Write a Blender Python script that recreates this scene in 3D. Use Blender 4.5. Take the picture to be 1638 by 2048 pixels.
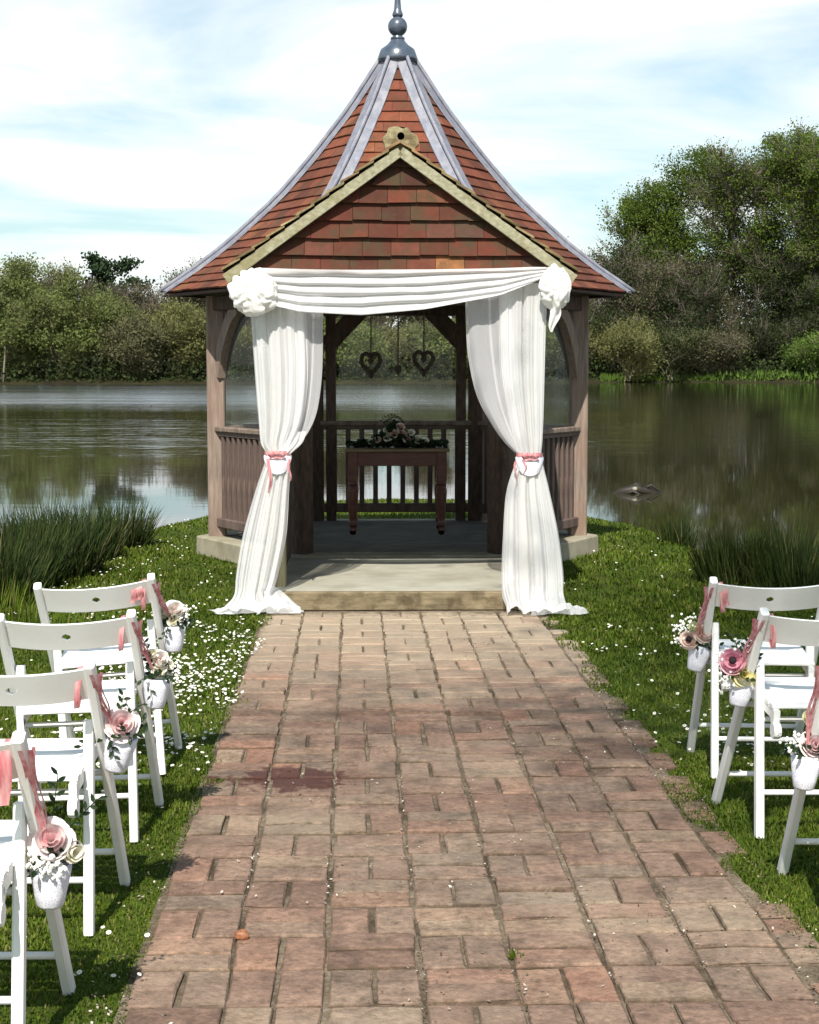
import bpy, bmesh, math, random
import numpy as np
from mathutils import Vector, Matrix, Euler, noise as mnoise

for o in list(bpy.data.objects):
    bpy.data.objects.remove(o)
scene = bpy.context.scene
COL = scene.collection
R = math.radians
random.seed(7)
rng = np.random.default_rng(11)

# ------------------------------------------------------------------ camera
cam = bpy.data.objects.new('camera', bpy.data.cameras.new('camera'))
COL.objects.link(cam)
cam.location = (0, 0, 1.45)
cam.rotation_euler = (R(90 - 5.1865), 0, 0)
cam.data.sensor_fit = 'VERTICAL'
cam.data.sensor_height = 24.0
cam.data.lens = 38.086
cam.data.clip_start = 0.05
cam.data.clip_end = 3000
scene.camera = cam

# ------------------------------------------------------------------ sun and sky
SUN_EL, SUN_AZ = R(47), R(8)          # the sun stands behind the camera, a little to the left
world = bpy.data.worlds.new('World')
scene.world = world
world.use_nodes = True
wn, wl = world.node_tree.nodes, world.node_tree.links
wn.clear()


def wnode(t, **kw):
    n = wn.new(t)
    for k, v in kw.items():
        setattr(n, k, v)
    return n


w_out = wnode('ShaderNodeOutputWorld')
w_bg = wnode('ShaderNodeBackground')
w_bg.inputs['Strength'].default_value = 0.076
sky = wnode('ShaderNodeTexSky', sky_type='NISHITA')
sky.sun_disc = False
sky.sun_elevation = SUN_EL
sky.sun_rotation = R(180) + SUN_AZ
sky.altitude = 50
sky.air_density = 1.0
sky.dust_density = 1.4
sky.ozone_density = 1.2
# thin high cloud: noise laid over the direction of view, flattened like a cloud sheet
tc = wnode('ShaderNodeTexCoord')
sep = wnode('ShaderNodeSeparateXYZ')
wl.new(tc.outputs['Generated'], sep.inputs[0])
zadd = wnode('ShaderNodeMath', operation='ADD')
zadd.inputs[1].default_value = 0.12
zabs = wnode('ShaderNodeMath', operation='ABSOLUTE')
wl.new(sep.outputs['Z'], zabs.inputs[0])
wl.new(zabs.outputs[0], zadd.inputs[0])
dx = wnode('ShaderNodeMath', operation='DIVIDE')
dy = wnode('ShaderNodeMath', operation='DIVIDE')
wl.new(sep.outputs['X'], dx.inputs[0]); wl.new(zadd.outputs[0], dx.inputs[1])
wl.new(sep.outputs['Y'], dy.inputs[0]); wl.new(zadd.outputs[0], dy.inputs[1])
comb = wnode('ShaderNodeCombineXYZ')
wl.new(dx.outputs[0], comb.inputs[0]); wl.new(dy.outputs[0], comb.inputs[1])
cn = wnode('ShaderNodeTexNoise')
cn.inputs['Scale'].default_value = 0.95
cn.inputs['Detail'].default_value = 7
cn.inputs['Roughness'].default_value = 0.55
cn.inputs['Distortion'].default_value = 0.4
wl.new(comb.outputs[0], cn.inputs['Vector'])
cr = wnode('ShaderNodeValToRGB')
cr.color_ramp.elements[0].position = 0.37
cr.color_ramp.elements[0].color = (0.30, 0.30, 0.30, 1)
cr.color_ramp.elements[1].position = 0.57
cr.color_ramp.elements[1].color = (0.95, 0.95, 0.95, 1)
wl.new(cn.outputs['Fac'], cr.inputs[0])
wmix = wnode('ShaderNodeMix', data_type='RGBA')
# the veil of cloud and haze is thickest towards the horizon and thins out overhead
vf = wnode('ShaderNodeMapRange')
vf.interpolation_type = 'SMOOTHSTEP'
vf.inputs['From Min'].default_value = 0.10; vf.inputs['From Max'].default_value = 0.75
vf.inputs['To Min'].default_value = 1.0; vf.inputs['To Max'].default_value = 0.12
wl.new(zabs.outputs[0], vf.inputs['Value'])
vm = wnode('ShaderNodeMath', operation='MULTIPLY')
wl.new(cr.outputs[0], vm.inputs[0]); wl.new(vf.outputs[0], vm.inputs[1])
wl.new(vm.outputs[0], wmix.inputs[0])
wtint = wnode('ShaderNodeMix', data_type='RGBA', blend_type='MULTIPLY')
wtint.inputs[0].default_value = 1.0
wtint.inputs[7].default_value = (0.92, 1.25, 1.22, 1)
wl.new(sky.outputs[0], wtint.inputs[6])
wl.new(wtint.outputs[2], wmix.inputs[6])
wmix.inputs[7].default_value = (9.9, 10.1, 10.1, 1)
wl.new(wmix.outputs[2], w_bg.inputs['Color'])
wl.new(w_bg.outputs[0], w_out.inputs[0])

sun = bpy.data.objects.new('sun', bpy.data.lights.new('sun', 'SUN'))
COL.objects.link(sun)
sun.data.energy = 5.0
sun.data.angle = R(0.5)
sun.data.color = (1.0, 0.95, 0.87)
sun.location = (-5, -30, 35)
sd = Vector((math.sin(SUN_AZ) * math.cos(SUN_EL), math.cos(SUN_AZ) * math.cos(SUN_EL), -math.sin(SUN_EL)))
sun.rotation_euler = sd.to_track_quat('-Z', 'Y').to_euler()

vs = scene.view_settings
vs.view_transform = 'Standard'
vs.look = 'None'
vs.exposure = 0.62
vs.gamma = 1.0
vs.use_curve_mapping = False
scene.render.engine = 'CYCLES'
scene.cycles.use_denoising = True
scene.cycles.max_bounces = 8
scene.cycles.transparent_max_bounces = 16


# ------------------------------------------------------------------ helpers: meshes
class MB:
    """collects shapes and links them as one mesh object"""

    def __init__(self):
        self.v, self.f, self.m = [], [], []

    def add(self, vs_, fs_, mi=0):
        b = len(self.v)
        self.v.extend([tuple(p) for p in vs_])
        self.f.extend([tuple(b + i for i in f) for f in fs_])
        self.m.extend([mi] * len(fs_))

    def box(self, c, s, rot=None, mi=0):
        x, y, z = s[0] / 2, s[1] / 2, s[2] / 2
        P = [Vector(q) for q in ((-x, -y, -z), (x, -y, -z), (x, y, -z), (-x, y, -z),
                                 (-x, -y, z), (x, -y, z), (x, y, z), (-x, y, z))]
        if rot is not None:
            P = [rot @ q for q in P]
        P = [q + Vector(c) for q in P]
        self.add(P, [(3, 2, 1, 0), (4, 5, 6, 7), (0, 1, 5, 4), (1, 2, 6, 5), (2, 3, 7, 6), (3, 0, 4, 7)], mi)

    def hull8(self, P, mi=0):
        self.add(P, [(3, 2, 1, 0), (4, 5, 6, 7), (0, 1, 5, 4), (1, 2, 6, 5), (2, 3, 7, 6), (3, 0, 4, 7)], mi)

    def beam(self, p0, p1, w, d, side=(1, 0, 0), ch=0.15, mi=0):
        """bar from p0 to p1, w wide along side, d deep, with chamfered edges"""
        p0, p1 = Vector(p0), Vector(p1)
        ax = (p1 - p0).normalized()
        sx = Vector(side)
        sx = (sx - ax * sx.dot(ax)).normalized()
        sy = ax.cross(sx)
        c = min(w, d) * ch
        pr = [(-w / 2 + c, -d / 2), (w / 2 - c, -d / 2), (w / 2, -d / 2 + c), (w / 2, d / 2 - c),
              (w / 2 - c, d / 2), (-w / 2 + c, d / 2), (-w / 2, d / 2 - c), (-w / 2, -d / 2 + c)]
        V = [p + sx * a + sy * b for p in (p0, p1) for a, b in pr]
        F = [(i, (i + 1) % 8, 8 + (i + 1) % 8, 8 + i) for i in range(8)]
        F += [tuple(range(7, -1, -1)), tuple(range(8, 16))]
        self.add(V, F, mi)

    def sweep(self, pts, w, d, side=(1, 0, 0), mi=0):
        """rectangular bar along a polyline"""
        pts = [Vector(p) for p in pts]
        V, F = [], []
        for i, p in enumerate(pts):
            a = (pts[min(i + 1, len(pts) - 1)] - pts[max(i - 1, 0)]).normalized()
            sx = Vector(side); sx = (sx - a * sx.dot(a)).normalized()
            sy = a.cross(sx)
            for q, r_ in ((-1, -1), (1, -1), (1, 1), (-1, 1)):
                V.append(p + sx * q * w / 2 + sy * r_ * d / 2)
        for i in range(len(pts) - 1):
            for k in range(4):
                F.append((4 * i + k, 4 * i + (k + 1) % 4, 4 * i + 4 + (k + 1) % 4, 4 * i + 4 + k))
        n = 4 * (len(pts) - 1)
        F += [(3, 2, 1, 0), (n, n + 1, n + 2, n + 3)]
        self.add(V, F, mi)

    def tube(self, pts, rads, n=6, mi=0, cap=True):
        pts = [Vector(p) for p in pts]
        if not hasattr(rads, '__len__'):
            rads = [rads] * len(pts)
        V, F = [], []
        ref = Vector((0.31, 0.87, 0.21)).normalized()
        for i, p in enumerate(pts):
            a = (pts[min(i + 1, len(pts) - 1)] - pts[max(i - 1, 0)]).normalized()
            sx = ref - a * ref.dot(a)
            if sx.length < 0.05:
                sx = Vector((1, 0, 0)) - a * a.x
            sx.normalize()
            sy = a.cross(sx)
            for k in range(n):
                t = 2 * math.pi * k / n
                V.append(p + (sx * math.cos(t) + sy * math.sin(t)) * rads[i])
        for i in range(len(pts) - 1):
            for k in range(n):
                F.append((n * i + k, n * i + (k + 1) % n, n * i + n + (k + 1) % n, n * i + n + k))
        if cap:
            F.append(tuple(range(n - 1, -1, -1)))
            F.append(tuple(n * (len(pts) - 1) + k for k in range(n)))
        self.add(V, F, mi)

    def lathe(self, prof, n=16, c=(0, 0, 0), mi=0, M=None):
        V, F = [], []
        for r_, z in prof:
            for k in range(n):
                t = 2 * math.pi * k / n
                q = Vector((r_ * math.cos(t), r_ * math.sin(t), z))
                if M is not None:
                    q = M @ q
                V.append(q + Vector(c))
        for i in range(len(prof) - 1):
            for k in range(n):
                F.append((n * i + k, n * i + (k + 1) % n, n * i + n + (k + 1) % n, n * i + n + k))
        F.append(tuple(range(n - 1, -1, -1)))
        F.append(tuple(n * (len(prof) - 1) + k for k in range(n)))
        self.add(V, F, mi)

    def ball(self, c, r_, n=6, m=4, sc=(1, 1, 1), mi=0):
        V = [Vector(c) + Vector((0, 0, r_ * sc[2]))]
        F = []
        for i in range(1, m):
            ph = math.pi * i / m
            for k in range(n):
                t = 2 * math.pi * k / n
                V.append(Vector(c) + Vector((r_ * sc[0] * math.sin(ph) * math.cos(t),
                                             r_ * sc[1] * math.sin(ph) * math.sin(t), r_ * sc[2] * math.cos(ph))))
        V.append(Vector(c) - Vector((0, 0, r_ * sc[2])))
        for k in range(n):
            F.append((0, 1 + k, 1 + (k + 1) % n))
            for i in range(m - 2):
                a = 1 + i * n
                F.append((a + k, a + n + k, a + n + (k + 1) % n, a + (k + 1) % n))
            a = 1 + (m - 2) * n
            F.append((a + k, len(V) - 1, a + (k + 1) % n))
        self.add(V, F, mi)

    def grid(self, P, nu, nv, mi=0):
        """P: (nv*nu) points, row by row"""
        F = [(j * nu + i, j * nu + i + 1, (j + 1) * nu + i + 1, (j + 1) * nu + i) for j in range(nv - 1) for i in range(nu - 1)]
        self.add(P, F, mi)

    def mesh(self, name, mats, smooth=False, origin=(0, 0, 0), uvfix=False):
        me = bpy.data.meshes.new(name)
        ox, oy, oz = origin
        me.from_pydata([(a - ox, b - oy, c - oz) for a, b, c in self.v], [], self.f)
        for m in (mats if isinstance(mats, (list, tuple)) else [mats]):
            me.materials.append(m)
        me.polygons.foreach_set('material_index', self.m)
        if smooth:
            me.polygons.foreach_set('use_smooth', [True] * len(self.f))
        me.update()
        return me

    def build(self, name, mats, parent=None, smooth=False, origin=(0, 0, 0)):
        """origin: point of the mesh that becomes the object's origin (the parent's place when it has one)"""
        me = self.mesh(name, mats, smooth, origin)
        return link(name, me, parent, None if parent else origin)


def link(name, data, parent=None, loc=None):
    o = bpy.data.objects.new(name, data)
    COL.objects.link(o)
    if parent:
        o.parent = parent
    if loc is not None:
        o.location = loc
    return o


def tag(o, label=None, cat=None, group=None, kind=None):
    for k, v in (('label', label), ('category', cat), ('group', group), ('kind', kind)):
        if v:
            o[k] = v
    return o


def thing(name, label, cat, loc=(0, 0, 0), rz=0.0, group=None):
    o = link(name, None, None, loc)
    o.empty_display_size = 0.1
    o.rotation_euler = (0, 0, rz)
    return tag(o, label, cat, group)


def np_mesh(name, V, F, mats, mi=None, smooth=False):
    """V (n,3) float, F (m,k) int"""
    V = np.asarray(V, dtype=np.float32); F = np.asarray(F, dtype=np.int32)
    k = F.shape[1]
    me = bpy.data.meshes.new(name)
    me.vertices.add(len(V)); me.vertices.foreach_set('co', V.ravel())
    me.loops.add(F.size); me.loops.foreach_set('vertex_index', F.ravel())
    me.polygons.add(len(F))
    me.polygons.foreach_set('loop_start', np.arange(0, F.size, k, dtype=np.int32))
    for m in (mats if isinstance(mats, (list, tuple)) else [mats]):
        me.materials.append(m)
    if mi is not None:
        me.polygons.foreach_set('material_index', np.asarray(mi, dtype=np.int32))
    if smooth:
        me.polygons.foreach_set('use_smooth', np.ones(len(F), dtype=bool))
    me.update(calc_edges=True)
    me.validate()
    return me


def copy_tree(o, parent=None):
    c = o.copy(); COL.objects.link(c)
    if parent:
        c.parent = parent
    for ch in o.children:
        copy_tree(ch, c)
    return c


# ------------------------------------------------------------------ helpers: materials
ALB = 0.80           # overall reflectance of the coloured surfaces, set once against the photograph's exposure


class NT:
    def __init__(self, name):
        self.mat = bpy.data.materials.new(name)
        self.mat.use_nodes = True
        self.t = self.mat.node_tree
        self.n, self.l = self.t.nodes, self.t.links
        self.bsdf = self.n['Principled BSDF']
        self.out = self.n['Material Output']

    def new(self, typ, **kw):
        n = self.n.new(typ)
        for k, v in kw.items():
            setattr(n, k, v)
        return n

    def put(self, sock, v):
        if hasattr(v, 'is_output'):
            self.l.new(v, sock)
        else:
            sock.default_value = v

    def math(self, op, a, b=0.0, c=None, clamp=False):
        n = self.new('ShaderNodeMath', operation=op, use_clamp=clamp)
        self.put(n.inputs[0], a); self.put(n.inputs[1], b)
        if c is not None:
            self.put(n.inputs[2], c)
        return n.outputs[0]

    def mix(self, f, a, b, mode='MIX'):
        n = self.new('ShaderNodeMix', data_type='RGBA', blend_type=mode)
        self.put(n.inputs[0], f); self.put(n.inputs[6], a); self.put(n.inputs[7], b)
        return n.outputs[2]

    def ramp(self, f, stops, interp='LINEAR'):
        n = self.new('ShaderNodeValToRGB')
        cr_ = n.color_ramp
        cr_.interpolation = interp
        while len(cr_.elements) < len(stops):
            cr_.elements.new(0.5)
        for e, (p, c) in zip(cr_.elements, stops):
            e.position = p
            e.color = (c[0], c[1], c[2], 1) if hasattr(c, '__len__') else (c, c, c, 1)
        self.put(n.inputs[0], f)
        return n.outputs[0]

    def coord(self, which='Object', scale=(1, 1, 1), offset=None):
        if which == 'Position':
            o = self.new('ShaderNodeNewGeometry').outputs['Position']
        else:
            o = self.new('ShaderNodeTexCoord').outputs[which]
        m = self.new('ShaderNodeMapping')
        m.inputs['Scale'].default_value = scale
        self.l.new(o, m.inputs['Vector'])
        if offset is not None:
            self.put(m.inputs['Location'], offset)
        return m.outputs[0]

    def noise(self, vec, scale=5, detail=4, rough=0.55, dist=0.0):
        n = self.new('ShaderNodeTexNoise')
        self.l.new(vec, n.inputs['Vector'])
        n.inputs['Scale'].default_value = scale
        n.inputs['Detail'].default_value = detail
        n.inputs['Roughness'].default_value = rough
        n.inputs['Distortion'].default_value = dist
        return n.outputs['Fac']

    def piece(self):
        """a random value per object and per loose piece"""
        a = self.new('ShaderNodeObjectInfo').outputs['Random']
        b = self.new('ShaderNodeNewGeometry').outputs['Random Per Island']
        return self.math('FRACT', self.math('ADD', a, b))

    def bump(self, h, strength=0.3, dist=0.01):
        n = self.new('ShaderNodeBump')
        n.inputs['Strength'].default_value = strength
        n.inputs['Distance'].default_value = dist
        self.l.new(h, n.inputs['Height'])
        self.l.new(n.outputs[0], self.bsdf.inputs['Normal'])

    def dim(self, col):
        return self.mix(1.0, col, (ALB, ALB, ALB, 1), 'MULTIPLY')

    def base(self, col, rough=0.7, spec=0.3, dim=True):
        if dim:
            col = self.dim(col)
        self.put(self.bsdf.inputs['Base Color'], col)
        self.put(self.bsdf.inputs['Roughness'], rough)
        self.bsdf.inputs['Specular IOR Level'].default_value = spec
        return self.mat


def v4(c):
    return (c[0], c[1], c[2], 1)


def m_noise(name, c1, c2, scale=6, stretch=(1, 1, 1), rough=0.75, bump=0.3, bdist=0.004, lo=0.3, hi=0.7, c3=None, s3=2.0, f3=0.5, spec=0.25, detail=5, dim=True):
    t = NT(name)
    v = t.coord('Object', stretch)
    n = t.noise(v, scale, detail, 0.6)
    col = t.ramp(n, [(lo, c1), (hi, c2)])
    if c3 is not None:
        n3 = t.noise(t.coord('Object'), s3, 4, 0.6)
        col = t.mix(t.math('MULTIPLY', t.ramp(n3, [(0.48, 0.0), (0.66, 1.0)]), f3), col, v4(c3))
    if bump:
        t.bump(n, bump, bdist)
    return t.base(col, rough, spec, dim)


def m_leaf(name, stops, transl=0.35, rough=0.6, clump=0.0, cl_cols=None, cscale=0.5):
    """foliage: colour varies leaf by leaf, plus a slow drift over the plant; lets some light through"""
    t = NT(name)
    rnd = t.piece()
    col = t.ramp(rnd, stops)
    if clump:
        n = t.noise(t.coord('Object'), cscale, 3, 0.5)
        col = t.mix(t.math('MULTIPLY', t.ramp(n, [(0.42, 0.0), (0.6, 1.0)]), clump), col, v4(cl_cols))
    col = t.dim(col)
    t.base(col, rough, 0.12, False)
    tr = t.new('ShaderNodeBsdfTranslucent')
    t.l.new(col, tr.inputs[0])
    mx = t.new('ShaderNodeMixShader')
    mx.inputs[0].default_value = transl
    t.l.new(t.bsdf.outputs[0], mx.inputs[1]); t.l.new(tr.outputs[0], mx.inputs[2])
    t.l.new(mx.outputs[0], t.out.inputs[0])
    return t.mat


def m_cloth(name, col, transl=0.4, see=0.12, weave=900):
    t = NT(name)
    n = t.noise(t.coord('Object'), weave, 2, 0.5)
    t.base(v4(col), 0.85, 0.1, False)
    t.bump(n, 0.08, 0.001)
    tr = t.new('ShaderNodeBsdfTranslucent'); tr.inputs[0].default_value = v4(col)
    mx = t.new('ShaderNodeMixShader'); mx.inputs[0].default_value = transl
    t.l.new(t.bsdf.outputs[0], mx.inputs[1]); t.l.new(tr.outputs[0], mx.inputs[2])
    tp = t.new('ShaderNodeBsdfTransparent')
    m2 = t.new('ShaderNodeMixShader'); m2.inputs[0].default_value = see
    t.l.new(mx.outputs[0], m2.inputs[1]); t.l.new(tp.outputs[0], m2.inputs[2])
    t.l.new(m2.outputs[0], t.out.inputs[0])
    return t.mat


M = {}
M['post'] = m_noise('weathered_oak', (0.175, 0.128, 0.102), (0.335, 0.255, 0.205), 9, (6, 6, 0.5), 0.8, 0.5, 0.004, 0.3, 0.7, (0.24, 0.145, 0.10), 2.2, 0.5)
M['rail'] = m_noise('stained_timber', (0.070, 0.048, 0.040), (0.185, 0.130, 0.108), 9, (6, 6, 0.6), 0.75, 0.4, 0.003, 0.3, 0.72, (0.22, 0.15, 0.12), 5, 0.5)
M['cap_rail'] = m_noise('greyed_timber', (0.12, 0.085, 0.065), (0.30, 0.23, 0.18), 10, (2, 2, 2), 0.8, 0.4, 0.003)
M['porch_post'] = m_noise('algae_timber', (0.17, 0.15, 0.085), (0.34, 0.30, 0.18), 9, (6, 6, 0.5), 0.85, 0.4, 0.003, 0.3, 0.7)
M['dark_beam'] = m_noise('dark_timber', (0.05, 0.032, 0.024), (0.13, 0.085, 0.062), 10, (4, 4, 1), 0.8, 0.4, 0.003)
M['barge'] = m_noise('lichened_board', (0.22, 0.205, 0.125), (0.41, 0.385, 0.27), 14, (2, 2, 3), 0.85, 0.4, 0.003, 0.3, 0.66, (0.20, 0.17, 0.07), 7, 0.7)
M['plinth'] = m_noise('concrete', (0.27, 0.24, 0.17), (0.42, 0.38, 0.28), 7, (1, 1, 1), 0.9, 0.25, 0.003, 0.3, 0.7, (0.19, 0.155, 0.075), 2.6, 0.6)
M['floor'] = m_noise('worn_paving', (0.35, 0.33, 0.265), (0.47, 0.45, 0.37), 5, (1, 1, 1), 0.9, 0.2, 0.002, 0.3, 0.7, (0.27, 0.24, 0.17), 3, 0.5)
M['inner_floor'] = m_noise('shaded_paving', (0.13, 0.125, 0.10), (0.21, 0.20, 0.16), 5, (1, 1, 1), 0.95, 0.2, 0.002, 0.3, 0.7, (0.09, 0.08, 0.06), 3, 0.5)  # darker copy of the paving: the interior shade is put into its colour
M['step'] = m_noise('stained_sleeper', (0.15, 0.115, 0.065), (0.30, 0.235, 0.145), 8, (1.2, 6, 6), 0.9, 0.5, 0.004, 0.3, 0.7, (0.07, 0.05, 0.025), 7, 0.8)


def m_tile(name, stops, moss=0.35):
    t = NT(name)
    p = t.piece()
    col = t.ramp(p, stops)
    off = t.new('ShaderNodeCombineXYZ')
    t.l.new(t.math('MULTIPLY', p, 37.0), off.inputs[0]); t.l.new(t.math('MULTIPLY', p, 91.0), off.inputs[1])
    v = t.coord('Object', (1, 1, 1), off.outputs[0])
    n = t.noise(v, 16, 5, 0.65)
    col = t.mix(0.55, col, t.ramp(n, [(0.25, 0.35), (0.75, 1.0)]), 'MULTIPLY')
    n2 = t.noise(t.coord('Object'), 6, 5, 0.7)
    col = t.mix(t.math('MULTIPLY', t.ramp(n2, [(0.47, 0.0), (0.64, 1.0)]), moss), col, (0.062, 0.050, 0.026, 1))
    t.bump(n, 0.5, 0.004)
    return t.base(col, 0.85, 0.2)


M['tile'] = m_tile('clay_roof_tile', [(0.0, (0.125, 0.042, 0.027)), (0.25, (0.205, 0.062, 0.036)), (0.5, (0.26, 0.082, 0.044)), (0.75, (0.18, 0.056, 0.035)), (0.93, (0.30, 0.110, 0.052)), (1.0, (0.14, 0.058, 0.042))], 0.55)
M['gable_tile'] = m_tile('clay_wall_tile', [(0.0, (0.075, 0.030, 0.020)), (0.25, (0.155, 0.042, 0.025)), (0.5, (0.10, 0.036, 0.022)), (0.72, (0.185, 0.052, 0.029)), (0.84, (0.10, 0.062, 0.050)), (0.93, (0.13, 0.048, 0.030)), (0.955, (0.34, 0.14, 0.055)), (1.0, (0.38, 0.16, 0.06))], 0.85)
M['lead'] = m_noise('lead_sheet', (0.150, 0.155, 0.195), (0.27, 0.275, 0.325), 7, (3, 3, 1.4), 0.6, 0.25, 0.003, 0.3, 0.7, (0.34, 0.32, 0.33), 9, 0.5, 0.4)
M['finial'] = m_noise('painted_lead', (0.045, 0.06, 0.085), (0.10, 0.125, 0.165), 14, (1, 1, 1), 0.28, 0.15, 0.002, spec=0.7)
M['mortar'] = m_noise('lichened_mortar', (0.20, 0.165, 0.085), (0.40, 0.345, 0.21), 30, (1, 1, 1), 0.9, 0.9, 0.010, 0.3, 0.7, (0.12, 0.085, 0.04), 14, 0.9)
M['void'] = NT('dark_hollow').base((0.006, 0.005, 0.004, 1), 0.95, 0.0)
M['white_paint'] = m_noise('white_gloss_paint', (0.74, 0.73, 0.70), (0.82, 0.81, 0.79), 18, (1, 1, 1), 0.42, 0.06, 0.001, 0.3, 0.7, (0.64, 0.61, 0.56), 9, 0.45, 0.45, dim=False)
M['cloth'] = m_cloth('white_voile', (0.88, 0.875, 0.87), 0.42, 0.27)
M['sheer'] = m_cloth('sheer_voile', (0.78, 0.77, 0.785), 0.42, 0.42)
M['muslin'] = m_cloth('bunched_voile', (0.86, 0.85, 0.82), 0.35, 0.03)
M['table'] = m_noise('polished_mahogany', (0.075, 0.024, 0.014), (0.17, 0.055, 0.030), 8, (1, 5, 5), 0.45, 0.15, 0.002, spec=0.4)
M['table_top'] = m_noise('worn_table_top', (0.17, 0.12, 0.065), (0.28, 0.20, 0.11), 8, (1, 6, 6), 0.5, 0.15, 0.002)
M['wicker'] = m_noise('twisted_wicker', (0.02, 0.016, 0.011), (0.065, 0.050, 0.034), 55, (1, 1, 1), 0.85, 0.6, 0.004)
M['cord'] = m_noise('jute_cord', (0.05, 0.035, 0.022), (0.10, 0.07, 0.045), 80, (1, 1, 1), 0.9, 0.2, 0.001)


def m_ribbon(name, c1, c2):
    t = NT(name)
    n = t.noise(t.coord('Object', (30, 30, 3)), 3, 3, 0.5)
    col = t.ramp(n, [(0.35, c1), (0.65, c2)])
    t.base(col, 0.38, 0.4)
    tr = t.new('ShaderNodeBsdfTranslucent'); t.l.new(col, tr.inputs[0])
    mx = t.new('ShaderNodeMixShader'); mx.inputs[0].default_value = 0.3
    t.l.new(t.bsdf.outputs[0], mx.inputs[1]); t.l.new(tr.outputs[0], mx.inputs[2])
    t.l.new(mx.outputs[0], t.out.inputs[0])
    return t.mat


M['ribbon'] = m_ribbon('pink_satin', (0.60, 0.17, 0.19), (0.85, 0.46, 0.45))


def m_lace():
    t = NT('white_lace')
    v = t.coord('Object')
    vo = t.new('ShaderNodeTexVoronoi', feature='DISTANCE_TO_EDGE')
    t.l.new(v, vo.inputs['Vector']); vo.inputs['Scale'].default_value = 150
    n = t.noise(v, 60, 3, 0.6)
    h = t.math('ADD', t.math('MULTIPLY', vo.outputs['Distance'], 1.3), t.math('MULTIPLY', n, 0.35))
    col = t.ramp(h, [(0.14, (0.80, 0.79, 0.81)), (0.40, (0.56, 0.56, 0.63))])
    t.bump(h, 0.22, 0.002)
    return t.base(col, 0.85, 0.1, False)


M['lace'] = m_lace()


def m_petal(name, inner, outer):
    """inner colour at the heart, outer at the rim: read from the flower's own radius"""
    t = NT(name)
    v = t.new('ShaderNodeTexCoord').outputs['Object']
    s = t.new('ShaderNodeVectorMath', operation='LENGTH'); t.l.new(v, s.inputs[0])
    n = t.noise(t.coord('Object'), 60, 3, 0.5)
    f = t.math('ADD', t.math('MULTIPLY', s.outputs['Value'], 24.0), t.math('MULTIPLY', n, 0.35))
    col = t.ramp(f, [(0.35, inner), (1.05 if False else 1.0, outer)])
    t.base(col, 0.6, 0.2, False)
    tr = t.new('ShaderNodeBsdfTranslucent'); t.l.new(col, tr.inputs[0])
    mx = t.new('ShaderNodeMixShader'); mx.inputs[0].default_value = 0.28
    t.l.new(t.bsdf.outputs[0], mx.inputs[1]); t.l.new(tr.outputs[0], mx.inputs[2])
    t.l.new(mx.outputs[0], t.out.inputs[0])
    return t.mat


M['rose_pink'] = m_petal('pink_petals', (0.84, 0.58, 0.60), (0.86, 0.76, 0.74))
M['rose_blush'] = m_petal('blush_petals', (0.84, 0.72, 0.67), (0.86, 0.83, 0.79))
M['rose_cream'] = m_petal('cream_petals', (0.83, 0.78, 0.60), (0.86, 0.85, 0.78))
M['rose_peach'] = m_petal('peach_petals', (0.83, 0.57, 0.49), (0.85, 0.73, 0.65))
M['rose_hot'] = m_petal('bright_pink_petals', (0.74, 0.28, 0.38), (0.79, 0.46, 0.54))
M['rose_yellow'] = m_petal('pale_yellow_petals', (0.68, 0.60, 0.20), (0.78, 0.74, 0.46))
M['bud_green'] = m_petal('green_white_bud', (0.55, 0.58, 0.28), (0.78, 0.78, 0.58))
M['white_petal'] = NT('white_blossom').base((0.80, 0.79, 0.74, 1), 0.7, 0.1, False)
M['yellow_eye'] = NT('yellow_daisy_eye').base((0.62, 0.42, 0.03, 1), 0.8, 0.1)
M['dark_eye'] = m_noise('dark_flower_eye', (0.012, 0.008, 0.012), (0.04, 0.02, 0.02), 90, bump=0.5)
M['stem'] = NT('green_stem').base((0.06, 0.10, 0.03, 1), 0.7, 0.2)
M['leaf_dark'] = m_leaf('dark_green_leaf', [(0, (0.012, 0.026, 0.012)), (1, (0.035, 0.060, 0.024))], 0.15, 0.45)
M['grass'] = m_leaf('mown_grass_blade', [(0, (0.052, 0.092, 0.007)), (0.45, (0.104, 0.162, 0.012)), (0.8, (0.158, 0.212, 0.021)), (0.93, (0.24, 0.24, 0.06)), (1, (0.30, 0.25, 0.11))], 0.35, 0.6, 0.55, (0.046, 0.086, 0.008), 1.1)
M['rush'] = m_leaf('rush_stem', [(0, (0.011, 0.022, 0.005)), (0.6, (0.032, 0.052, 0.011)), (0.92, (0.072, 0.095, 0.026)), (1, (0.20, 0.165, 0.08))], 0.2, 0.5)


def m_lawn():
    t = NT('lawn_turf')
    v = t.coord('Position')
    n = t.noise(v, 2.3, 6, 0.65); n2 = t.noise(v, 38, 4, 0.7)
    col = t.ramp(n, [(0.3, (0.040, 0.062, 0.007)), (0.7, (0.080, 0.115, 0.012))])
    col = t.mix(t.ramp(n2, [(0.45, 0.0), (0.75, 0.55)]), col, (0.075, 0.062, 0.030, 1))
    t.bump(n2, 0.8, 0.02)
    return t.base(col, 0.95, 0.1)


M['lawn'] = m_lawn()


def m_bank():
    t = NT('bank_earth')
    v = t.coord('Position')
    n = t.noise(v, 0.35, 6, 0.65)
    col = t.ramp(n, [(0.35, (0.022, 0.018, 0.010)), (0.62, (0.035, 0.034, 0.014)), (0.8, (0.055, 0.06, 0.02))])
    return t.base(col, 0.95, 0.1)


M['bank'] = m_bank()


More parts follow.
